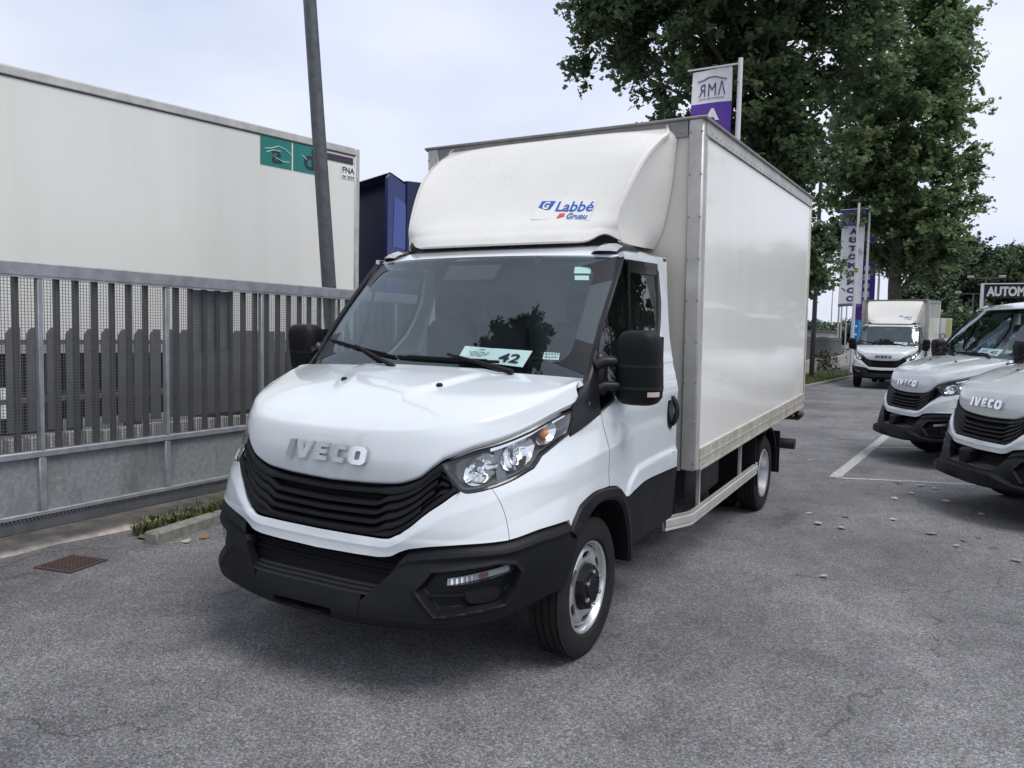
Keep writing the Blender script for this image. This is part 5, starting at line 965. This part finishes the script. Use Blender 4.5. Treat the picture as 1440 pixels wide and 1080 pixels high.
p=px(1345,433,1,44); tree('round_bush',(p[0],44,0),3.6,[(0,0,2.2,1.7,1.1,1)],60,4200,.16,'leaf_far_light','rounded pale bush below the dark trees',95,.1,tmpl=(TUFT,TUFT_F),spread=.4,branchy=False)
# tall poplar behind the gate, outside the view: it mirrors in the windscreen
tree('poplar_tree',(-4.1,-5.9,0),21,[(0,0,9,2.0,4.5,2.4),(0,0,14.0,2.2,4.0,3),(.2,0,18.5,1.4,2.8,1.6),(-1.1,0,16.0,1.0,2.0,.8)],240,26000,.16,'leaf_far','tall slender poplar just behind the end of the gate',99,.22,tmpl=(TUFT,TUFT_F),spread=.42,hang=-.6,branchy=False)
tree('plane_tree',(11.5,25,0),14,[(0,0,9,3.4,4.6,3),(1,0,5.5,2.6,2.4,1),(-1.5,0,6,2,2.5,1)],160,16000,.22,'leaf_plane','plane tree standing beyond the parked cab trucks',41,.3,spread=.8)
tree('plane_tree',(17,31,0),14,[(0,0,9,3.6,4.6,3),(-1,0,5.5,2.6,2.4,1)],140,14000,.24,'leaf_plane','plane tree at the far side of the parking rows',42,.3,spread=.8)
# shrub and grass on the verge
p=px(1160,522,2,.06); sh_=empty('verge_shrub',(p[0]-.55,p[1],.05)); tag(sh_,'scruffy red-tinged shrub against the low white wall','shrub'); r=np.random.default_rng(5); c_=np.column_stack([r.normal(0,.5,260),r.normal(0,.9,260),.15+.75*r.random(260)]); leaves('foliage',np.repeat(c_,6,0)+r.normal(0,.07,(1560,3)),.09,'bush',sh_,(TUFT,TUFT_F),seed=5); mb=MB()
for k in range(14): e=c_[k*9]; mb.tube([(e[0]*.2,e[1]*.3,0),(e[0]*.6,e[1]*.6,e[2]*.5),tuple(e)],[.014,.01,.005],5)
mb.build('stems','bark',sh_)
def grass(name,n,fn,h,seed,label):
    r=np.random.default_rng(seed); V=[];F=[];tn=[]
    for i in range(n):
        x,y,z=fn(r); a=r.random()*6.28; hh=h*(.15+1.0*r.random()**1.6); ln=(r.random()**.7*1.3)*hh; w=.004+.004*r.random(); dx,dy=math.cos(a),math.sin(a); k=len(V); V+=[(x-dy*w,y+dx*w,z),(x+dy*w,y-dx*w,z),(x+dx*ln*.35+dy*w*.7,y+dy*ln*.35-dx*w*.7,z+hh*.6),(x+dx*ln*.35-dy*w*.7,y+dy*ln*.35+dx*w*.7,z+hh*.6),(x+dx*ln,y+dy*ln,z+hh)]; F+=[(k,k+1,k+2,k+3),(k+3,k+2,k+4)]; tn+=[min(1,max(0,.4+.28*r.normal()))]*5
    me=bpy.data.meshes.new(name); me.from_pydata(V,[],F); me.materials.append(MATS['grass']); at=me.attributes.new('tint','FLOAT','POINT'); at.data.foreach_set('value',np.array(tn,np.float32)); o=mkobj(name,me); tag(o,label,'grass',kind='stuff')
cen_=[(-2.78,.50,.12),(-2.80,.78,.12),(-2.84,.98,.16),(-2.80,1.12,.14),(-2.74,.22,.06),(-2.82,1.5,.2),(-2.84,1.9,.2),(-2.76,.95,.10)]
def gp(r):
    c=cen_[r.integers(len(cen_))]; return (min(-2.68,c[0]+r.normal()*c[2]*.5),max(.14,c[1]+r.normal()*c[2]*.8),.012)
grass('weeds',1100,gp,.13,3,'weeds and grass growing between kerb and gate')
r=np.random.default_rng(8); n_=170; ps=np.column_stack([-2.82+.11*r.normal(size=n_),.2+1.6*r.random(n_),.03+.02*r.random(n_)]); ps=ps[ps[:,0]<-2.68]; o=leaves('leaf_litter',ps,.045,'fallen',None,(TUFT,TUFT_F),up=2.5,seed=8); tag(o,'dry leaf litter among the weeds by the kerb','litter',kind='stuff')
r=np.random.default_rng(9); ps=np.column_stack([-2.80+.10*r.normal(size=260),  .25+1.2*r.random(260),.05+.03*r.random(260)])[:90]; ps=ps[ps[:,0]<-2.68]; o=leaves('broad_weeds',ps,.055,'grass',None,(TUFT,TUFT_F),up=.8,seed=9); tag(o,'broad leaved weeds between kerb and gate','weeds',kind='stuff')
def gv(r): y=8+26*r.random(); x0=np.interp(y,[6,8,14,22,32,48],[-2.50,-2.40,-2.12,-1.75,-1.22,-.47]); return (x0-.02-(x0+2.75)*r.random(),y,.05)
grass('verge_grass',22000,gv,.16,4,'green grass on the far verge')
# fallen leaves
fl=[(1138,723),(1190,728),(1256,732),(1151,738),(1184,744),(1310,752),(1355,761),(1376,757),(1345,769),(1281,695),(1295,684),(1258,702),(1113,637),(1379,724),(288,757),(1178,565),(1211,575),(1170,592),(1142,583),(1205,600),(1160,566),(1190,572),(1150,560),(1232,586),(1185,617),(1315,688),(1262,679),(1430,790),(1158,812),(262,763),(1330,706),(1140,648)]
r=np.random.default_rng(17)
def leaf_me(i):
    V=LEAF*np.array([1,1,1.8]); V=V+np.column_stack([0*V[:,0],0*V[:,0],.10*np.sin(V[:,0]*4+i)+.12*V[:,1]**2+.10]); me=bpy.data.meshes.new('fallen_leaf'); me.from_pydata([tuple(v) for v in V],[],[tuple(int(a) for a in f) for f in LEAF_F]); me.materials.append(MATS['fallen']); at=me.attributes.new('tint','FLOAT','POINT'); at.data.foreach_set('value',np.full(len(V),[.1,.45,.75,.95][i],np.float32)); return me
lm=[leaf_me(i) for i in range(4)]
for i,(u,v) in enumerate(fl):
    p=px(u,v,2,0); br=i in (6,14,23); o=mkobj('fallen_leaf',lm[0 if br else 1+r.integers(3)]); s_=.05+.04*r.random(); o.scale=(s_,s_,s_); o.location=(p[0],p[1],.003); o.rotation_euler=(0,0,r.random()*6.28)
    if i==14: tag(o,'reddish brown leaf lying at the foot of the kerb','leaf','fallen leaves')
    elif i==29: tag(o,'pale leaf lying on asphalt right beside the kerb','leaf','fallen leaves')
    elif i==6: tag(o,'reddish brown leaf on the asphalt in front of the parking line','leaf','fallen leaves')
    else: tag(o,'curled dry leaf lying on the grey asphalt','leaf','fallen leaves on the asphalt')
